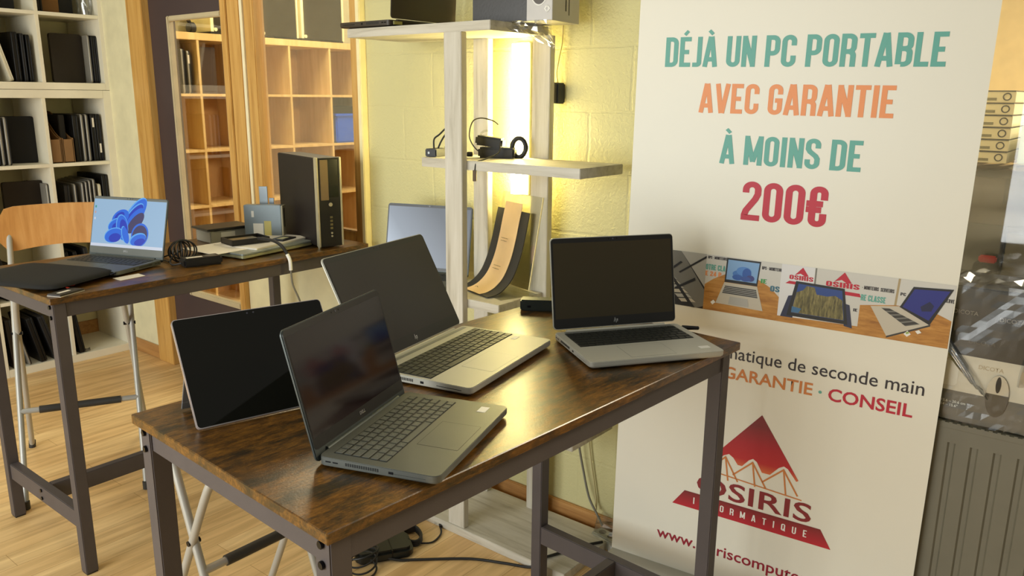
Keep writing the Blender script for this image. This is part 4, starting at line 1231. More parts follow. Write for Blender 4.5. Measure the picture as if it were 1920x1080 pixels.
MB().tube(smooth_path([(.03, -.03, .05), (.03, -.06, .02), (.00, -.115, .004), (-.02, -.148, -.004), (-.025, -.152, -.03)], 6), .0022, 7).build('hanging_cable', CABLE, t, smooth=True)
MB().box(-.031, -.157, -.062, -.019, -.148, -.028).build('hanging_tag', mat('brown_tag', (96, 74, 48), .6), t, bevel=.001)
MB().tube([(-.02 + .022 * math.cos(PI * i / 10), .0, .068 + .018 * math.sin(PI * i / 10)) for i in range(11)], .003, 7).build('clear_tie', FILM, t, smooth=True)
MB().cyl((-.085, -.01, .010), (-.065, -.01, .010), .008).build('jack', BOLT, t, bevel=.002)

# leather covers on a clear stand
t = thing('acrylic_stand', 'clear acrylic stand carrying the leather covers on the display shelf', 'stand', (1.915, 1.626, .8405), R(-17.6))
ACR = clear('acrylic', (0.98, 0.98, 0.95), .07, .03)
EDGE = emit('acrylic_edge_glow', (255, 226, 140), .55)
MB().box(.02, -.045, 0, .165, .20, .0022).build('foot_plate', ACR, t)
A = Matrix.Translation((.125, 0, 0)) @ Matrix.Rotation(R(10), 4, 'Y')
MB().box(-.0015, -.045, .02, .0015, .19, .325, A).build('back_plate', ACR, t)
MB().box(-.0018, -.0475, .02, .0018, -.0452, .325, A).build('lit_edge', mat('acrylic_edge_light', (250, 236, 180), .2), t)  # lamplight caught in the acrylic edge, painted as a pale strip
def drape(a0, a1, off, ext, thick):
    pr = [(0, .001), (.030, .004), (.062, .018), (.095, .050), (.122, .105), (.140, .165), (.154, .225), (.163, .262)]
    if ext: pr = [(p[0], p[1]) for p in pr] + [(.168, .285)]
    P3 = smooth_path([(x - off, 0, z + off * .8) for x, z in pr], 4)
    mb = MB(); vs = []; fs = []
    for p in P3:
        for y_ in (a0, a1):
            vs.append((p.x, y_, p.z))
    for p in P3:
        for y_ in (a0, a1):
            vs.append((p.x - thick, y_, p.z + thick * .6))
    n = len(P3)
    for i in range(n - 1):
        a = 2 * i; b_ = 2 * n + a
        fs += [(a, a + 1, a + 3, a + 2), (b_, b_ + 2, b_ + 3, b_ + 1), (a, a + 2, b_ + 2, b_), (a + 1, b_ + 1, b_ + 3, a + 3)]
    fs += [(0, 2 * n, 2 * n + 1, 1), (2 * n - 2, 2 * n - 1, 4 * n - 1, 4 * n - 2)]
    mb.add(vs, fs); return mb
t = thing('leather_cover', 'black leather cover curving down the clear stand', 'leather cover', (1.915, 1.626, .8427), R(-17.6))
drape(0, .190, 0, False, .003).build('leather', mat('black_leather', (48, 46, 42), .5, bump=.4, bscale=500), t, smooth=True)
t = thing('leather_strip', 'beige leather strip with small print over the black leather cover', 'leather strip', (1.915, 1.626, .8427), R(-17.6))
drape(.045, .145, .0035, True, .0015).build('leather', mat('beige_leather', (240, 208, 160), .5), t, smooth=True)
PRN = mat('brown_small_print', (132, 104, 74), .6)
def on_strip(zc, xc, tilt):
    # print plane facing the viewer: u along -y, v up the slope
    return Matrix(((0, math.cos(tilt), 0, xc), (-1, 0, 0, .12), (0, math.sin(tilt), 0, zc), (0, 0, 0, 1)))
# the print is too faint to read: rows of tiny word-length marks
random.seed(13)
for zc, xc, tl, wd_ in ((.1695, .1285, 73, .042), (.1605, .1260, 73, .036), (.0785, .0985, 62, .042), (.0690, .0935, 62, .038)):
    rw = MB(); u_ = 0
    while u_ < wd_ - .001:
        k_ = .003 + .006 * random.random()
        strip(rw, [(u_, 0), (min(wd_, u_ + k_), 0)], False, .0022, on_strip(zc, xc, R(tl))); u_ += k_ + .0022
    rw.build('print', PRN, t)
bd = MB(); strip(bd, [(-.010, 0), (0, .004), (.010, 0)], False, .002, Matrix(((0, math.cos(R(25)), 0, .026), (-1, 0, 0, .115), (0, math.sin(R(25)), 0, .0115), (0, 0, 0, 1))))
bd.build('emblem', PRN, t)

# plug and cords on the wall
t = thing('wall_plug', 'black plug adapter with a thin pale cord on the wall beside the display shelf', 'plug', (2.178, 1.548, 1.455))
MB().prism([(-.025, 0), (.025, .004), (.028, .035), (.018, .068), (-.025, .065)], -.045, -.001, Matrix(((0, 0, 1, 0), (1, 0, 0, 0), (0, 1, 0, 0), (0, 0, 0, 1)))).build('adapter', BLACK, t, bevel=.004)
cable('cord', [(-.01, .0, .066), (-.008, .006, .10), (-.006, -.004, .16), (-.006, -.012, .20), (-.006, -.012, .30)], .0022, mat('ivory_cord', (226, 210, 160), .5), t)
t = thing('wall_cable', 'grey cord hanging down the wall to the power strip', 'cord', (2.16, 1.40, 0))
cable('lead', [(-.02, .02, .43), (-.012, .015, .33), (-.005, -.005, .22), (-.01, -.035, .13), (-.02, -.075, .085), (-.03, -.105, .055)], .004, GREYCABLE, t)
cable('thin_lead', [(.008, -.005, .45), (.008, -.02, .30), (.008, -.05, .14), (.0, -.06, .085)], .003, mat('beige_cord', (190, 178, 130), .5), t)
t = thing('power_strip', 'grey power strip in a crumpled clear bag by the baseboard', 'power strip', (2.105, 1.215, 0), R(80))
MB().box(-.03, -.024, 0, .10, .024, .040).build('body', mat('grey_strip', (150, 150, 138), .45), t, bevel=.004)
for k in range(3):
    MB().cyl((-.005 + k * .038, 0, .0395), (-.005 + k * .038, 0, .0408), .013, 18).build('socket', mat('dark_socket', (70, 68, 62), .5), t)
random.seed(8)
bg = MB(); vs = []; fs = []
for i in range(8):
    for j in range(10):
        a = 2 * PI * j / 10; r = (.050 + .012 * random.random()) * (1 - .25 * (i / 7))
        vs.append((.035 + 1.45 * r * math.cos(a), r * .75 * math.sin(a), .004 + .085 * i / 7 * (1 + .15 * random.random())))
for i in range(7):
    for j in range(10):
        fs.append((i * 10 + j, i * 10 + (j + 1) % 10, (i + 1) * 10 + (j + 1) % 10, (i + 1) * 10 + j))
bg.add(vs, fs); bg.build('bag', FILM, t)

# ------------------------------------------------------------------ cables and adapters on the floor
t = thing('power_adapter', 'large black laptop adapter on the floor under the near table', 'charger', (1.60, 1.815, 0))
RM = Matrix.Rotation(R(-32), 4, 'Z')
MB().prism(rrect(-.095, -.062, .095, .062, .025, 5), 0, .038, RM).build('brick', mat('black_green_plastic', (26, 28, 24), .4), t, bevel=.010)
MB().box(.020, -.0622, .004, .024, .0622, .0384, RM).build('seam', BOLT, t)
cable('lead', [(-.03, -.045, .014), (.0, -.085, .006), (.036, -.121, .005), (.150, -.251, .005), (.205, -.36, .005), (.238, -.435, .006), (.245, -.452, .034), (.308, -.481, .036), (.405, -.520, .036), (.47, -.56, .036)], .0045, CABLE, t)
c = MB()
for k in range(4):
    c.tube(smooth_path([(-.12 + .012 * k + .048 * math.cos(2 * PI * i / 10), -.035 + .010 * k + .044 * math.sin(2 * PI * i / 10), .016 + .009 * k + .012 * math.sin(2 * PI * i / 10 + k)) for i in range(10)], 4, True), .0032, 7, closed=True)
c.build('coiled_cable', CABLE, t, smooth=True)
t = thing('mains_lead', 'folded black mains lead with angled jack on the floor by the shelf base', 'cable', (1.72, 1.80, 0), R(-30))
c = MB()
for k in range(3):
    c.tube(smooth_path([(.0 + .030 * math.cos(2 * PI * i / 12) * (1.0), .0 + .055 * math.sin(2 * PI * i / 12), .008 + .008 * k) for i in range(12)], 3, True), .005, 7, closed=True)
c.build('folded_coil', CABLE, t, smooth=True)
MB().box(-.026, .03, .006, .026, .045, .030).build('tie', BLACK, t, bevel=.003)
MB().cyl((-.005, .06, .014), (.03, .085, .020), .013, 12).build('mains_plug', BLACK, t, bevel=.003)
MB().cyl((.03, .083, .020), (.048, .094, .022), .0035).build('plug_pin', SILVER, t)
cable('lead', [(.02, -.045, .006), (.06, -.05, .005), (.10, -.01, .005), (.112, .035, .006)], .0032, CABLE, t)
MB().cyl((.112, .030, .007), (.117, .058, .008), .0055).build('jack_body', BLACK, t, bevel=.001)
MB().cyl((.117, .055, .008), (.098, .064, .009), .0032).build('jack_tip', SILVER, t)

# ------------------------------------------------------------------ roll-up banner
BO = (1.9873, 1.1597, 0); BR_ = R(-84.456)
bn = thing('roll_up_banner', 'tall cream roll-up banner advertising laptops with guarantee', 'banner', BO, BR_)
BW = .842
TILT = Matrix.Translation((.42, 0, 1.0)) @ Matrix.Rotation(.011, 4, 'Y') @ Matrix.Translation((-.42, 0, -1.0))
BANM = mat('cream_banner_vinyl', (230, 226, 210), .42, var=.004)
MB().box(0, 0, .085, BW, .0012, 2.06, TILT).build('sheet', BANM, bn)
MB().box(-.005, -.02, 2.055, BW + .005, .02, 2.085, TILT).build('top_rail', SILVER, bn, bevel=.004)
MB().prism(rrect(-.06, 0, .06, .085, .02, 4), 0, BW + .02, Matrix(((0, 0, 1, -.01), (1, 0, 0, .0), (0, 1, 0, .004), (0, 0, 0, 1)))).build('base_cassette', SILVER, bn, bevel=.003)
MB().cyl((.42, .045, .05), (.42, .030, 2.05), .009).build('support_pole', SILVER, bn)
for x in (.12, .72):
    MB().box(x - .02, -.13, 0, x + .02, .05, .006).build('foot', SILVER, bn, bevel=.002)
def BM(u, v, lift=.0007):
    return TILT @ Matrix(((1, 0, 0, u), (0, 0, -1, -lift), (0, 1, 0, v), (0, 0, 0, 1)))
TEAL = mat('teal_print', (94, 166, 152), .5, var=0); ORANGE = mat('orange_print', (232, 146, 86), .5, var=0); RED = mat('red_print', (188, 28, 52), .5, var=0)
DKRED = mat('dark_red_print', (134, 34, 38), .5, var=0); INK = mat('dark_ink_print', (44, 38, 42), .5, var=0); OCHRE = mat('ochre_print', (206, 126, 62), .5, var=0)
poster_text('headline', 'DÉJÀ UN PC PORTABLE', BM(.0807, 1.5535), .0755, .671, TEAL, bn)
poster_text('headline', 'AVEC GARANTIE', BM(.184, 1.4370), .0745, .474, ORANGE, bn)
poster_text('headline', 'À MOINS DE', BM(.251, 1.3080), .0743, .350, TEAL, bn)
poster_text('headline', '200€', BM(.3195, 1.1650), .1015, .214, RED, bn)
sans_text('tagline', 'Informatique de seconde main', BM(.217, .7800), .588, INK, bn, height=.0365, bold=.004)
sans_text('keyword', 'GARANTIE', BM(.310, .7225), .238, OCHRE, bn, height=.0345, bold=.018)
kd = MB(); kd.face([(.567 + .0042 * math.cos(2 * PI * i / 16), .736 + .0042 * math.sin(2 * PI * i / 16), 0) for i in range(16)], BM(0, 0)); kd.build('separator_dot', TEAL, bn)
sans_text('keyword', 'CONSEIL', BM(.5875, .7190), .199, RED, bn, height=.0345, bold=.02)
# pyramid emblem : printed colour runs from dark red at the tip to bright red and orange at the foot
pm = bpy.data.materials.new('pyramid_red_print'); pm.use_nodes = True
nt = pm.node_tree; b = nt.nodes['Principled BSDF']; b.inputs['Roughness'].default_value = .5
tc = nt.nodes.new('ShaderNodeTexCoord'); sp = nt.nodes.new('ShaderNodeSeparateXYZ'); rp = nt.nodes.new('ShaderNodeValToRGB')
nt.links.new(tc.outputs['Generated'], sp.inputs[0]); nt.links.new(sp.outputs['Z'], rp.inputs['Fac']); nt.links.new(rp.outputs['Color'], b.inputs['Base Color'])
e = rp.color_ramp.elements
e[0].position, e[0].color = 0, (*s2l((214, 110, 60)), 1); e[1].position, e[1].color = .16, (*s2l((186, 34, 36)), 1)
e.new(.45); e[2].color = (*s2l((170, 26, 36)), 1); e.new(.8); e[3].color = (*s2l((122, 36, 38)), 1)
py = MB()
prof = [(.4258, .637), (.2900, .470), (.3140, .470), (.330, .492), (.345, .500), (.358, .492), (.372, .474), (.384, .474), (.402, .497), (.413, .504), (.424, .497), (.440, .470), (.462, .470), (.484, .497), (.497, .505), (.508, .500), (.5330, .470), (.5385, .474)]
tri = [(prof[0], prof[i], prof[i + 1]) for i in range(1, len(prof) - 1)]
for a, b_, c_ in tri: py.face([(*a, 0), (*b_, 0), (*c_, 0)], BM(0, 0))
py.build('emblem_pyramid', pm, bn)
sp_ = MB()
for cx, cz, w_ in ((.336, .4885, .050), (.4125, .4925, .052), (.497, .4945, .054)):
    zb_ = .4185
    strip(sp_, [(cx - w_, cz - .052), (cx, cz), (cx + w_ * .80, cz - .066)], False, .0045, BM(0, 0, .0008))
    strip(sp_, [(cx, cz), (cx + .012, cz - .070)], False, .0042, BM(0, 0, .0009))
strip(sp_, [(.270, .437), (.420, .428), (.552, .420)], False, .0035, BM(0, 0, .0008))
sp_.build('emblem_small_pyramids', OCHRE, bn)
sans_text('emblem_name', 'OSIRIS', BM(.259, .3610, .0010), .322, DKRED, bn, height=.056, bold=.012)
bm_ = bpy.data.materials.new('ribbon_red_print'); bm_.use_nodes = True
nt = bm_.node_tree; b = nt.nodes['Principled BSDF']; b.inputs['Roughness'].default_value = .5
tc = nt.nodes.new('ShaderNodeTexCoord'); sp = nt.nodes.new('ShaderNodeSeparateXYZ'); rp = nt.nodes.new('ShaderNodeValToRGB')
nt.links.new(tc.outputs['Generated'], sp.inputs[0]); nt.links.new(sp.outputs['Z'], rp.inputs['Fac']); nt.links.new(rp.outputs['Color'], b.inputs['Base Color'])
rp.color_ramp.elements[0].color = (*s2l((190, 30, 46)), 1); rp.color_ramp.elements[1].color = (*s2l((118, 34, 34)), 1)
MB().face([(.1889, .3005, 0), (.6392, .3015, 0), (.608, .3520, 0), (.2241, .3515, 0)], BM(0, 0)).build('emblem_ribbon', bm_, bn)
poster_text('emblem_line', 'INFORMATIQUE', BM(.252, .3165, .0010), .0205, .323, WHITE, bn, t=.13, gap=.70)
sans_text('web_address', 'www.osiriscomputer', BM(.1467, .1755), .445, mat('wine_red_print', (150, 26, 48), .5, var=0), bn, height=.0355, bold=.012)

# printed photographs on the banner
def photo(u0, u1, z0, z1, name, bg, polys, texts=(), lift=.0008):
    mb = MB(); mats = [bg]
    Mx = BM(0, 0, lift)
    mb.face([(u0, z0, 0), (u1, z0, 0), (u1, z1, 0), (u0, z1, 0)], Mx)
    q = lambda p, l: (u0 + max(0, min(1, p[0])) * (u1 - u0), z0 + max(0, min(1, p[1])) * (z1 - z0), l)
    for k, (pts, m) in enumerate(polys):
        if m not in mats: mats.append(m)
        mb.face([q(p, .00008 * (k + 1)) for p in pts], Mx, mats.index(m))
    o = mb.build(name, mats, bn)
    for s, m, u, v, w_, h_ in texts:
        poster_text('photo_lettering', s, BM(u0 + u * (u1 - u0), z0 + v * (z1 - z0), lift + .0004), h_ * (z1 - z0), w_ * (u1 - u0), m, o, t=.17)
    return o
def pc(n, c): return mat('photo_' + n, c, .5, var=0.0)
def pwood():
    return wood('photo_wood_print', ((.3, (150, 96, 34)), (.5, (184, 128, 54)), (.7, (206, 152, 76))), 'x', 6, 14, .5, 0)
PW = pwood(); PWALL = pc('wall', (206, 204, 196)); PBLK = pc('black', (30, 30, 32)); PGR = pc('grey', (120, 118, 110)); PLG = pc('light', (176, 174, 166)); PSIL = pc('silver', (196, 188, 170)); PKEY = pc('keys', (58, 56, 52))
def quad_rows(a, b_, c_, d_, n, m1, m2):
    """striped quad: a-b top edge, d-c bottom edge"""
    out = [([a, b_, c_, d_], m1)]
    L2 = lambda p, q_, t_: (p[0] + (q_[0] - p[0]) * t_, p[1] + (q_[1] - p[1]) * t_)
    for i in range(n):
        t0 = (i + .18) / n; t1 = (i + .82) / n
        out.append(([L2(a, d_, t0), L2(b_, c_, t0), L2(b_, c_, t1), L2(a, d_, t1)], m2))
    return out
ph1 = [([(.20, 1), (.62, 1), (1, .35), (1, .05), (.9, .0), (.82, .0)], PGR), ([(.62, 1), (1, 1), (1, .40)], PLG)]
for k in range(11):
    y = .88 - k * .075; x = .0 + k * .062
    ph1.append(([(x, y), (x + .20, y + .03), (x + .27, y - .03), (x + .05, y - .055)], PLG if k % 2 else PSIL))
ph1 += [([(.15, 1), (.20, 1), (.88, .0), (.82, .0)], PBLK), ([(.36, .55), (.62, .82), (.65, .80), (.38, .52)], PBLK), ([(.6, .62), (1, .97), (1, .93), (.62, .60)], PBLK), ([(.55, .32), (.85, .55), (.86, .50), (.57, .29)], PBLK), ([(.0, .12), (.3, .0), (.0, .0)], PBLK)]
photo(.045, .2366, .907, 1.061, 'printed_photo', PBLK, ph1)
ph2 = [([(0, 0), (1, 0), (1, .42), (.88, .56), (.72, .67), (.28, .69), (.12, .58), (0, .46)], PW), ([(.28, .985), (.735, .985), (.71, .55), (.27, .55)], PBLK), ([(.30, .955), (.715, .955), (.695, .60), (.29, .60)], pc('sky_screen', (128, 168, 212)))]
for cx, cy, rx, ry, c_ in ((.47, .72, .10, .07, (70, 120, 190)), (.52, .78, .10, .08, (84, 136, 204)), (.56, .74, .06, .10, (50, 92, 168)), (.44, .66, .07, .05, (50, 92, 168)), (.61, .67, .055, .055, (66, 70, 130)), (.55, .65, .07, .045, (60, 88, 158))):
    ph2.append(([(cx + rx * math.cos(2 * PI * i / 18), cy + ry * math.sin(2 * PI * i / 18)) for i in range(18)], pc('swirl%d' % c_[0], c_)))
ph2 += [([(.27, .545), (.71, .545), (.81, .13), (.17, .15)], PSIL)] + quad_rows((.285, .49), (.70, .49), (.73, .34), (.25, .345), 5, PLG, PKEY) + [([(.36, .30), (.60, .30), (.62, .16), (.345, .165)], PLG), ([(.10, .15), (.14, .2), (.17, .16), (.13, .11)], WHITE)]
photo(.2366, .4385, .907, 1.061, 'printed_photo', PWALL, ph2, (('OTRE CLA', TEAL, .0, .73, .27, .10), ('E 24 P', ORANGE, .0, .62, .22, .085), ('UPS · MONITEURS', INK, .02, .93, .26, .05), ('UPS · MONITEUR', INK, .75, .86, .25, .055), ('IE', mat('green_print', (70, 150, 80), .5, var=0), .75, .62, .08, .075), ('OS', mat('petrol_print', (60, 110, 130), .5, var=0), .88, .50, .12, .10)))
ROCK = wood('photo_rock_print', ((.35, (70, 66, 40)), (.5, (112, 104, 62)), (.68, (150, 138, 88))), 'z', 5, 40, .5, 0); NAVY = pc('navy', (44, 48, 74)); PBLUE = pc('deep_sky', (40, 70, 136)); PWH = pc('white_wall', (222, 222, 222))
def mini_logo(u, v, s):
    return [([(u, v + .40 * s), (u - .16 * s, v + .16 * s), (u - .04 * s, v + .22 * s), (u + .06 * s, v + .15 * s), (u + .13 * s, v + .17 * s)], RED), ([(u - .34 * s, v - .10 * s), (u + .36 * s, v - .12 * s), (u + .28 * s, v - .04 * s), (u - .26 * s, v - .02 * s)], RED)]
ph3 = [([(.42, 1), (1, 1), (1, 0), (.42, 0)], PWALL), ([(.425, 1), (.445, 1), (.445, .6), (.425, .6)], PGR), ([(0, 0), (1, 0), (1, .13), (0, .10)], PW)] + mini_logo(.27, .74, .60) + mini_logo(.78, .70, .72)
ph3 += [([(.12, .47), (.20, .5), (.20, .1), (.04, .10)], NAVY), ([(.80, .48), (.88, .46), (.94, .08), (.84, .1)], NAVY), ([(.20, .74), (.80, .72), (.88, .13), (.12, .13)], PBLK), ([(.235, .70), (.775, .68), (.835, .19), (.175, .19)], PBLUE), ([(.22, .55), (.30, .60), (.34, .68), (.44, .67), (.47, .56), (.60, .55), (.70, .58), (.79, .52), (.83, .195), (.178, .195)], ROCK), ([(.18, .30), (.30, .28), (.27, .20), (.176, .2)], pc('lake_blue', (64, 110, 150)))]
photo(.4385, .6365, .907, 1.061, 'printed_photo', PWH, ph3, (('OSIRIS', RED, .11, .76, .30, .075), ('OSIRIS', RED, .57, .73, .40, .085), ('IE', INK, .93, .37, .05, .05)))
ph4 = [([(.39, 1), (.415, 1), (.40, .5), (.375, .5)], pc('door_frame', (170, 150, 110))), ([(0, 0), (1, 0), (1, .44), (.85, .52), (.4, .57), (0, .49)], PW), ([(.12, .50), (.43, .56), (.79, .34), (.335, .05)], PSIL), ([(.335, .05), (.79, .34), (.79, .31), (.335, .02)], PKEY)] + quad_rows((.24, .495), (.33, .505), (.68, .32), (.53, .255), 5, PGR, PKEY)
ph4 += [([(.44, .55), (.56, .90), (.98, .935), (.78, .33)], PBLK), ([(.47, .56), (.575, .865), (.945, .90), (.765, .40)], pc('night_blue', (36, 44, 128))), ([(.66, .60), (.75, .70), (.80, .64), (.78, .55), (.68, .53)], pc('dark_swirl', (28, 32, 70))), ([(.52, .13), (.56, .19), (.60, .14), (.56, .09)], WHITE), ([(.64, .2), (.68, .23), (.71, .19), (.67, .16)], WHITE), ([(.54, .16), (.57, .18), (.58, .15), (.55, .13)], pc('sweet_green', (150, 176, 90)))]
photo(.6365, .8395, .907, 1.061, 'printed_photo', PWALL, ph4, (('- MONITEURS  SERVEURS', INK, .0, .755, .36, .06), ('RE CLASSE', TEAL, .0, .57, .28, .10), ('PC', INK, .43, .735, .06, .05), ('SERVE', INK, .90, .72, .10, .06)))

# ------------------------------------------------------------------ radiator and what stands on it
RADC = mat('olive_grey_radiator', (112, 108, 92), .5)
t = thing('radiator', 'olive-grey panel radiator with vertical flutes under the shop window', 'radiator', (2.09, .345, 0))
pts = [(0, 0)]
k = 0; yv = .0
sec = [(-1.20, 0)]
yy = -1.19
while yy < -.02:
    sec += [(yy, 0), (yy + .004, .005), (yy + .014, .005), (yy + .018, 0)]; yy += .049
sec += [(.0, 0)]
mb = MB(); n = len(sec)
vs = [(x, y, .14) for y, x in sec] + [(x, y, .664) for y, x in sec]
mb.add(vs, [(i, i + 1, n + i + 1, n + i) for i in range(n - 1)])
mb.add([(0, -1.2, .664), (0, 0, .664), (0, 0, .706), (0, -1.2, .706), (0, -1.2, .10), (0, 0, .10), (0, 0, .14), (0, -1.2, .14)], [(0, 1, 2, 3), (4, 5, 6, 7)])
mb.box(.0055, -1.2, .10, .078, 0, .704)
mb.build('panel', RADC, t)
gr_ = MB()
gr_.box(-.001, -1.2, .700, .080, 0, .714)
for i in range(70):
    gr_.box(-.0022, -1.19 + i * .017, .7135, .002, -1.182 + i * .017, .7165)
gr_.build('top_grille', RADC, t, bevel=.0006, seg=1)
for z in (.2,):
    MB().box(.076, -.9, .2, .089, -.86, .5).box(.076, -.3, .2, .089, -.26, .5).build('wall_bracket', RADC, t)
# boxed bag-and-mouse set in film on the radiator
t = thing('bag_and_mouse_box', 'film-wrapped carton of a black bag and mouse standing on the radiator', 'box', (2.105, .350, .7165))
MB().box(0, -.42, 0, .20, 0, .335).build('carton', mat('black_carton', (30, 28, 24), .35), t, bevel=.003)
# front face: (u to the right, v up) ; u = 0 at the left edge
FM = Matrix(((0, 0, -1, -.0006), (-1, 0, 0, 0), (0, 1, 0, 0), (0, 0, 0, 1)))
MB().face([(.0, .076, 0), (.42, .076, 0), (.42, .168, 0), (.0, .168, 0)], FM).build('cream_band', mat('cream_carton_band', (214, 206, 188), .4), t)
MB().face([(.0, .002, 0), (.42, .002, 0), (.42, .076, 0), (.0, .076, 0)], FM).build('grey_band', mat('grey_carton_band', (104, 100, 92), .4), t)
L1 = FM @ Matrix.Translation((0, 0, .0006))
BRN = mat('grey_lettering', (132, 126, 116), .5, var=0); TAN = mat('tan_lettering', (190, 172, 142), .5, var=0)
sans_text('lettering', 'DICOTA', L1 @ Matrix.Translation((.022, .268, 0)), .052, BRN, t, bold=.012)
sans_text('lettering', 'DICOTA', L1 @ Matrix.Translation((.118, .262, 0)), .052, BRN, t, bold=.012)
sans_text('lettering', 'DICOTA', L1 @ Matrix.Translation((.062, .200, 0)), .056, mat('dim_lettering', (74, 70, 62), .5, var=0), t, bold=.012)
sans_text('lettering', 'DICOTA', L1 @ Matrix.Translation((.090, .141, 0)), .052, TAN, t, bold=.012)
sans_text('lettering', 'DICOTA', L1 @ Matrix.Translation((.010, .148, 0)), .046, TAN, t, bold=.012)
sans_text('lettering', '15.6 – 20.6 cm', L1 @ Matrix.Translation((.022, .045, 0)), .052, WHITE, t, bold=.012)
sans_text('lettering', '14 – 15.6"', L1 @ Matrix.Translation((.022, .035, 0)), .036, WHITE, t, bold=.012)
MB().prism(rrect(.004, .088, .050, .150, .010), 0, .0004, L1).build('pale_panel', mat('pale_panel', (228, 222, 208), .4), t)
ms = MB()
ms.prism([(.136 + .024 * math.cos(2 * PI * i / 28) * (1.0), .083 + .052 * math.sin(2 * PI * i / 28) * (1.0)) for i in range(28)], 0, .004, L1)
mo = ms.build('mouse_picture', mat('mouse_dark', (64, 58, 48), .3), t, bevel=.0015)
top = [(.136 + .0235 * math.cos(PI * i / 14), .088 + .047 * math.sin(PI * i / 14)) for i in range(15)]
MB().prism(top, .004, .0046, L1).build('mouse_silver_top', mat('mouse_silver', (190, 184, 170), .25, metal=.4), mo)
MB().prism([(.136 + .0055 * math.cos(2 * PI * i / 16), .112 + .020 * math.sin(2 * PI * i / 16)) for i in range(16)], .0046, .0056, L1).build('mouse_wheel', BOLT, mo)
random.seed(17)
fl = MB(); nu, nv = 26, 20; vs = []; fs = []
for i in range(nu + 1):
    for j in range(nv + 1):
        u = .43 * i / nu - .005; v = .345 * j / nv
        cr = .004 * abs(math.sin(17 * u + 9 * v + 2.2 * math.sin(13 * v))) + .0012 * random.random()
        vs.append((u, v, .004 + cr))
for i in range(nu):
    for j in range(nv):
        a = i * (nv + 1) + j
        fs.append((a, a + nv + 1, a + nv + 2, a + 1))
fl.add(vs, fs, FM)
vs = []; fs = []
for i in range(nu + 1):
    for j in range(7):
        u = .43 * i / nu - .005; d = .20 * j / 6
        vs.append((d - .008, -u, .338 + .016 * random.random()))
for i in range(nu):
    for j in range(6):
        a = i * 7 + j
        fs.append((a, a + 7, a + 8, a + 1))
fl.add(vs, fs)
WRAP = clear('wrinkled_film', (0.95, 0.95, 0.92), .05, .16)
fl.build('film_wrap', WRAP, t)
fold = MB(); random.seed(4)
for k in range(4):
    p0 = Vector((-.006 - .002 * k, .004 - .006 * k, .235 - .016 * k)); p1 = Vector((-.016, -.118 + .012 * k, .075 + .01 * k))
    vs = []
    for i in range(9):
        s_ = i / 8; c = p0.lerp(p1, s_); w_ = .003 + .010 * math.sin(PI * s_)
        vs += [(c.x + .004 * random.random(), c.y - w_, c.z - w_ * .6), (c.x - .006, c.y, c.z + .002), (c.x, c.y + w_, c.z + w_ * .6)]
    fold.add(vs, [f for i in range(8) for f in ((3 * i, 3 * i + 3, 3 * i + 4, 3 * i + 1), (3 * i + 1, 3 * i + 4, 3 * i + 5, 3 * i + 2))])
vs = []
for i in range(10):
    s_ = i / 9
    vs += [(-.012, -.178 - .006 * math.sin(5 * s_), .310 - .19 * s_), (-.022, -.185 - .008 * math.sin(5 * s_), .310 - .19 * s_), (-.012, -.193 + .004 * random.random(), .310 - .19 * s_)]
fold.add(vs, [f for i in range(9) for f in ((3 * i, 3 * i + 3, 3 * i + 4, 3 * i + 1), (3 * i + 1, 3 * i + 4, 3 * i + 5, 3 * i + 2))])
fold.build('film_fold', clear('shiny_film_fold', (0.9, 0.92, 0.95), .42, .14), t)

# wrapped pallet behind the shop window
t = thing('wrapped_pallet', 'film-wrapped stack of dark computers on a pallet behind the shop window', 'pallet', (2.55, .0, 0))
DK = mat('dark_brown_equipment', (66, 56, 42), .5); DK2 = mat('black_equipment', (30, 28, 26), .45); GRQ = mat('grey_equipment', (120, 116, 104), .5)
PLW = wood('pallet_wood', ((.3, (150, 118, 78)), (.7, (190, 156, 108))), 'y', 10, 3, .6)
for y in (-.55, 0, .50):
    MB().box(0, y - .05, 0, .8, y + .05, .10).build('bearer', PLW, t)
MB().box(0, -.6, .10, .8, .6, .125).build('deck', PLW, t)
for nm, a, m_ in (('lower_computer', (.02, -.58, .125, .78, .58, .70), DK2), ('computer', (.03, -.2, .70, .6, .29, .98), DK2), ('computer', (.03, .295, .70, .6, .57, .98), GRQ), ('computer', (.03, -.5, .98, .6, .30, 1.14), DK), ('computer', (.05, .305, .98, .6, .57, 1.14), DK2), ('computer', (.02, -.5, 1.14, .6, .57, 1.27), DK), ('mesh_front', (.018, .22, 1.20, .021, .32, 1.27), DK2), ('grey_front', (.026, .20, .99, .031, .30, 1.12), GRQ), ('red_front', (.0255, .315, 1.03, .045, .36, 1.05), RED)):
    MB().box(*a).build(nm, m_, t, bevel=.004)
random.seed(31)
fl = MB(); nu, nv = 34, 44; vs = []; fs = []
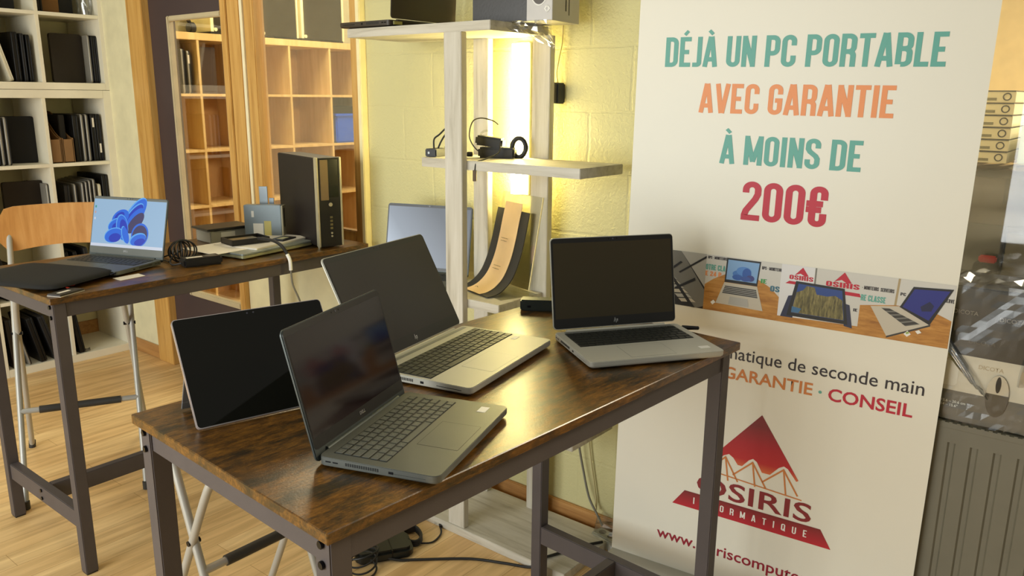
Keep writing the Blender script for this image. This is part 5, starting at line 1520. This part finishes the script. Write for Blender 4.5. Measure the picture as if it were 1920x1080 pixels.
for i in range(nu + 1):
    for j in range(nv + 1):
        y = .585 - .9 * i / nu; z = .14 + 1.15 * j / nv
        vs.append((.004 - .0025 * random.random() - .006 * math.sin(70 * z + 3 * y + 3 * math.sin(9 * z)), y, z + .004 * random.random()))
for i in range(nu):
    for j in range(nv):
        a = i * (nv + 1) + j
        fs.append((a, a + nv + 1, a + nv + 2, a + 1))
fl.add(vs, fs)
vs = []; fs = []
for i in range(nu + 1):
    for j in range(9):
        vs.append((.0 + .6 * j / 8, .585 - .9 * i / nu, 1.285 + .022 * random.random()))
for i in range(nu):
    for j in range(8):
        a = i * 9 + j
        fs.append((a, a + 9, a + 10, a + 1))
fl.add(vs, fs)
fl.build('film_wrap', clear('stretch_film', (0.86, 0.83, 0.74), .10, .22), t, smooth=True)
SRV = mat('rack_server_grey', (182, 172, 140), .4, metal=.3)
srv = None
for k in range(6):
    l = ('lowest', 'second lowest', 'third lowest', 'third highest', 'second highest', 'topmost')[k] + ' of the flat grey servers stacked on the wrapped pallet'
    if srv is None:
        srv = thing('rack_server', l, 'server', (2.57, .37, 1.310), group='rack servers on the wrapped pallet')
        MB().box(0, -.044, 0, .5, .075, .0285).build('case', SRV, srv, bevel=.001)
        MB().box(-.002, -.043, .0285, .5, .074, .0315).build('dark_gap', DK2, srv)
        MB().box(-.0015, .0, .005, .001, .03, .012).box(-.0015, .045, .004, .001, .07, .02).build('front_print', mat('olive_print', (96, 90, 62), .5), srv)
        MB().tube([(-.001, -.024 + .009 * math.cos(2 * PI * i / 14), .015 + .009 * math.sin(2 * PI * i / 14)) for i in range(14)], .0016, 6, closed=True).build('ring_handle', DK2, srv)
    else:
        c = copy_tree(srv); c.location.z = 1.310 + .0325 * k; c['label'] = l
t = thing('carton', 'pale green-white carton on the wrapped pallet right of the servers', 'carton', (2.60, .25, 1.308), 0)
MB().box(0, -.12, 0, .3, .055, .105).build('body', mat('pale_green_carton', (206, 222, 204), .5), t, bevel=.003)
MB().box(-.001, -.05, 0, .3, -.02, .1056).build('tape', PAPER, t)
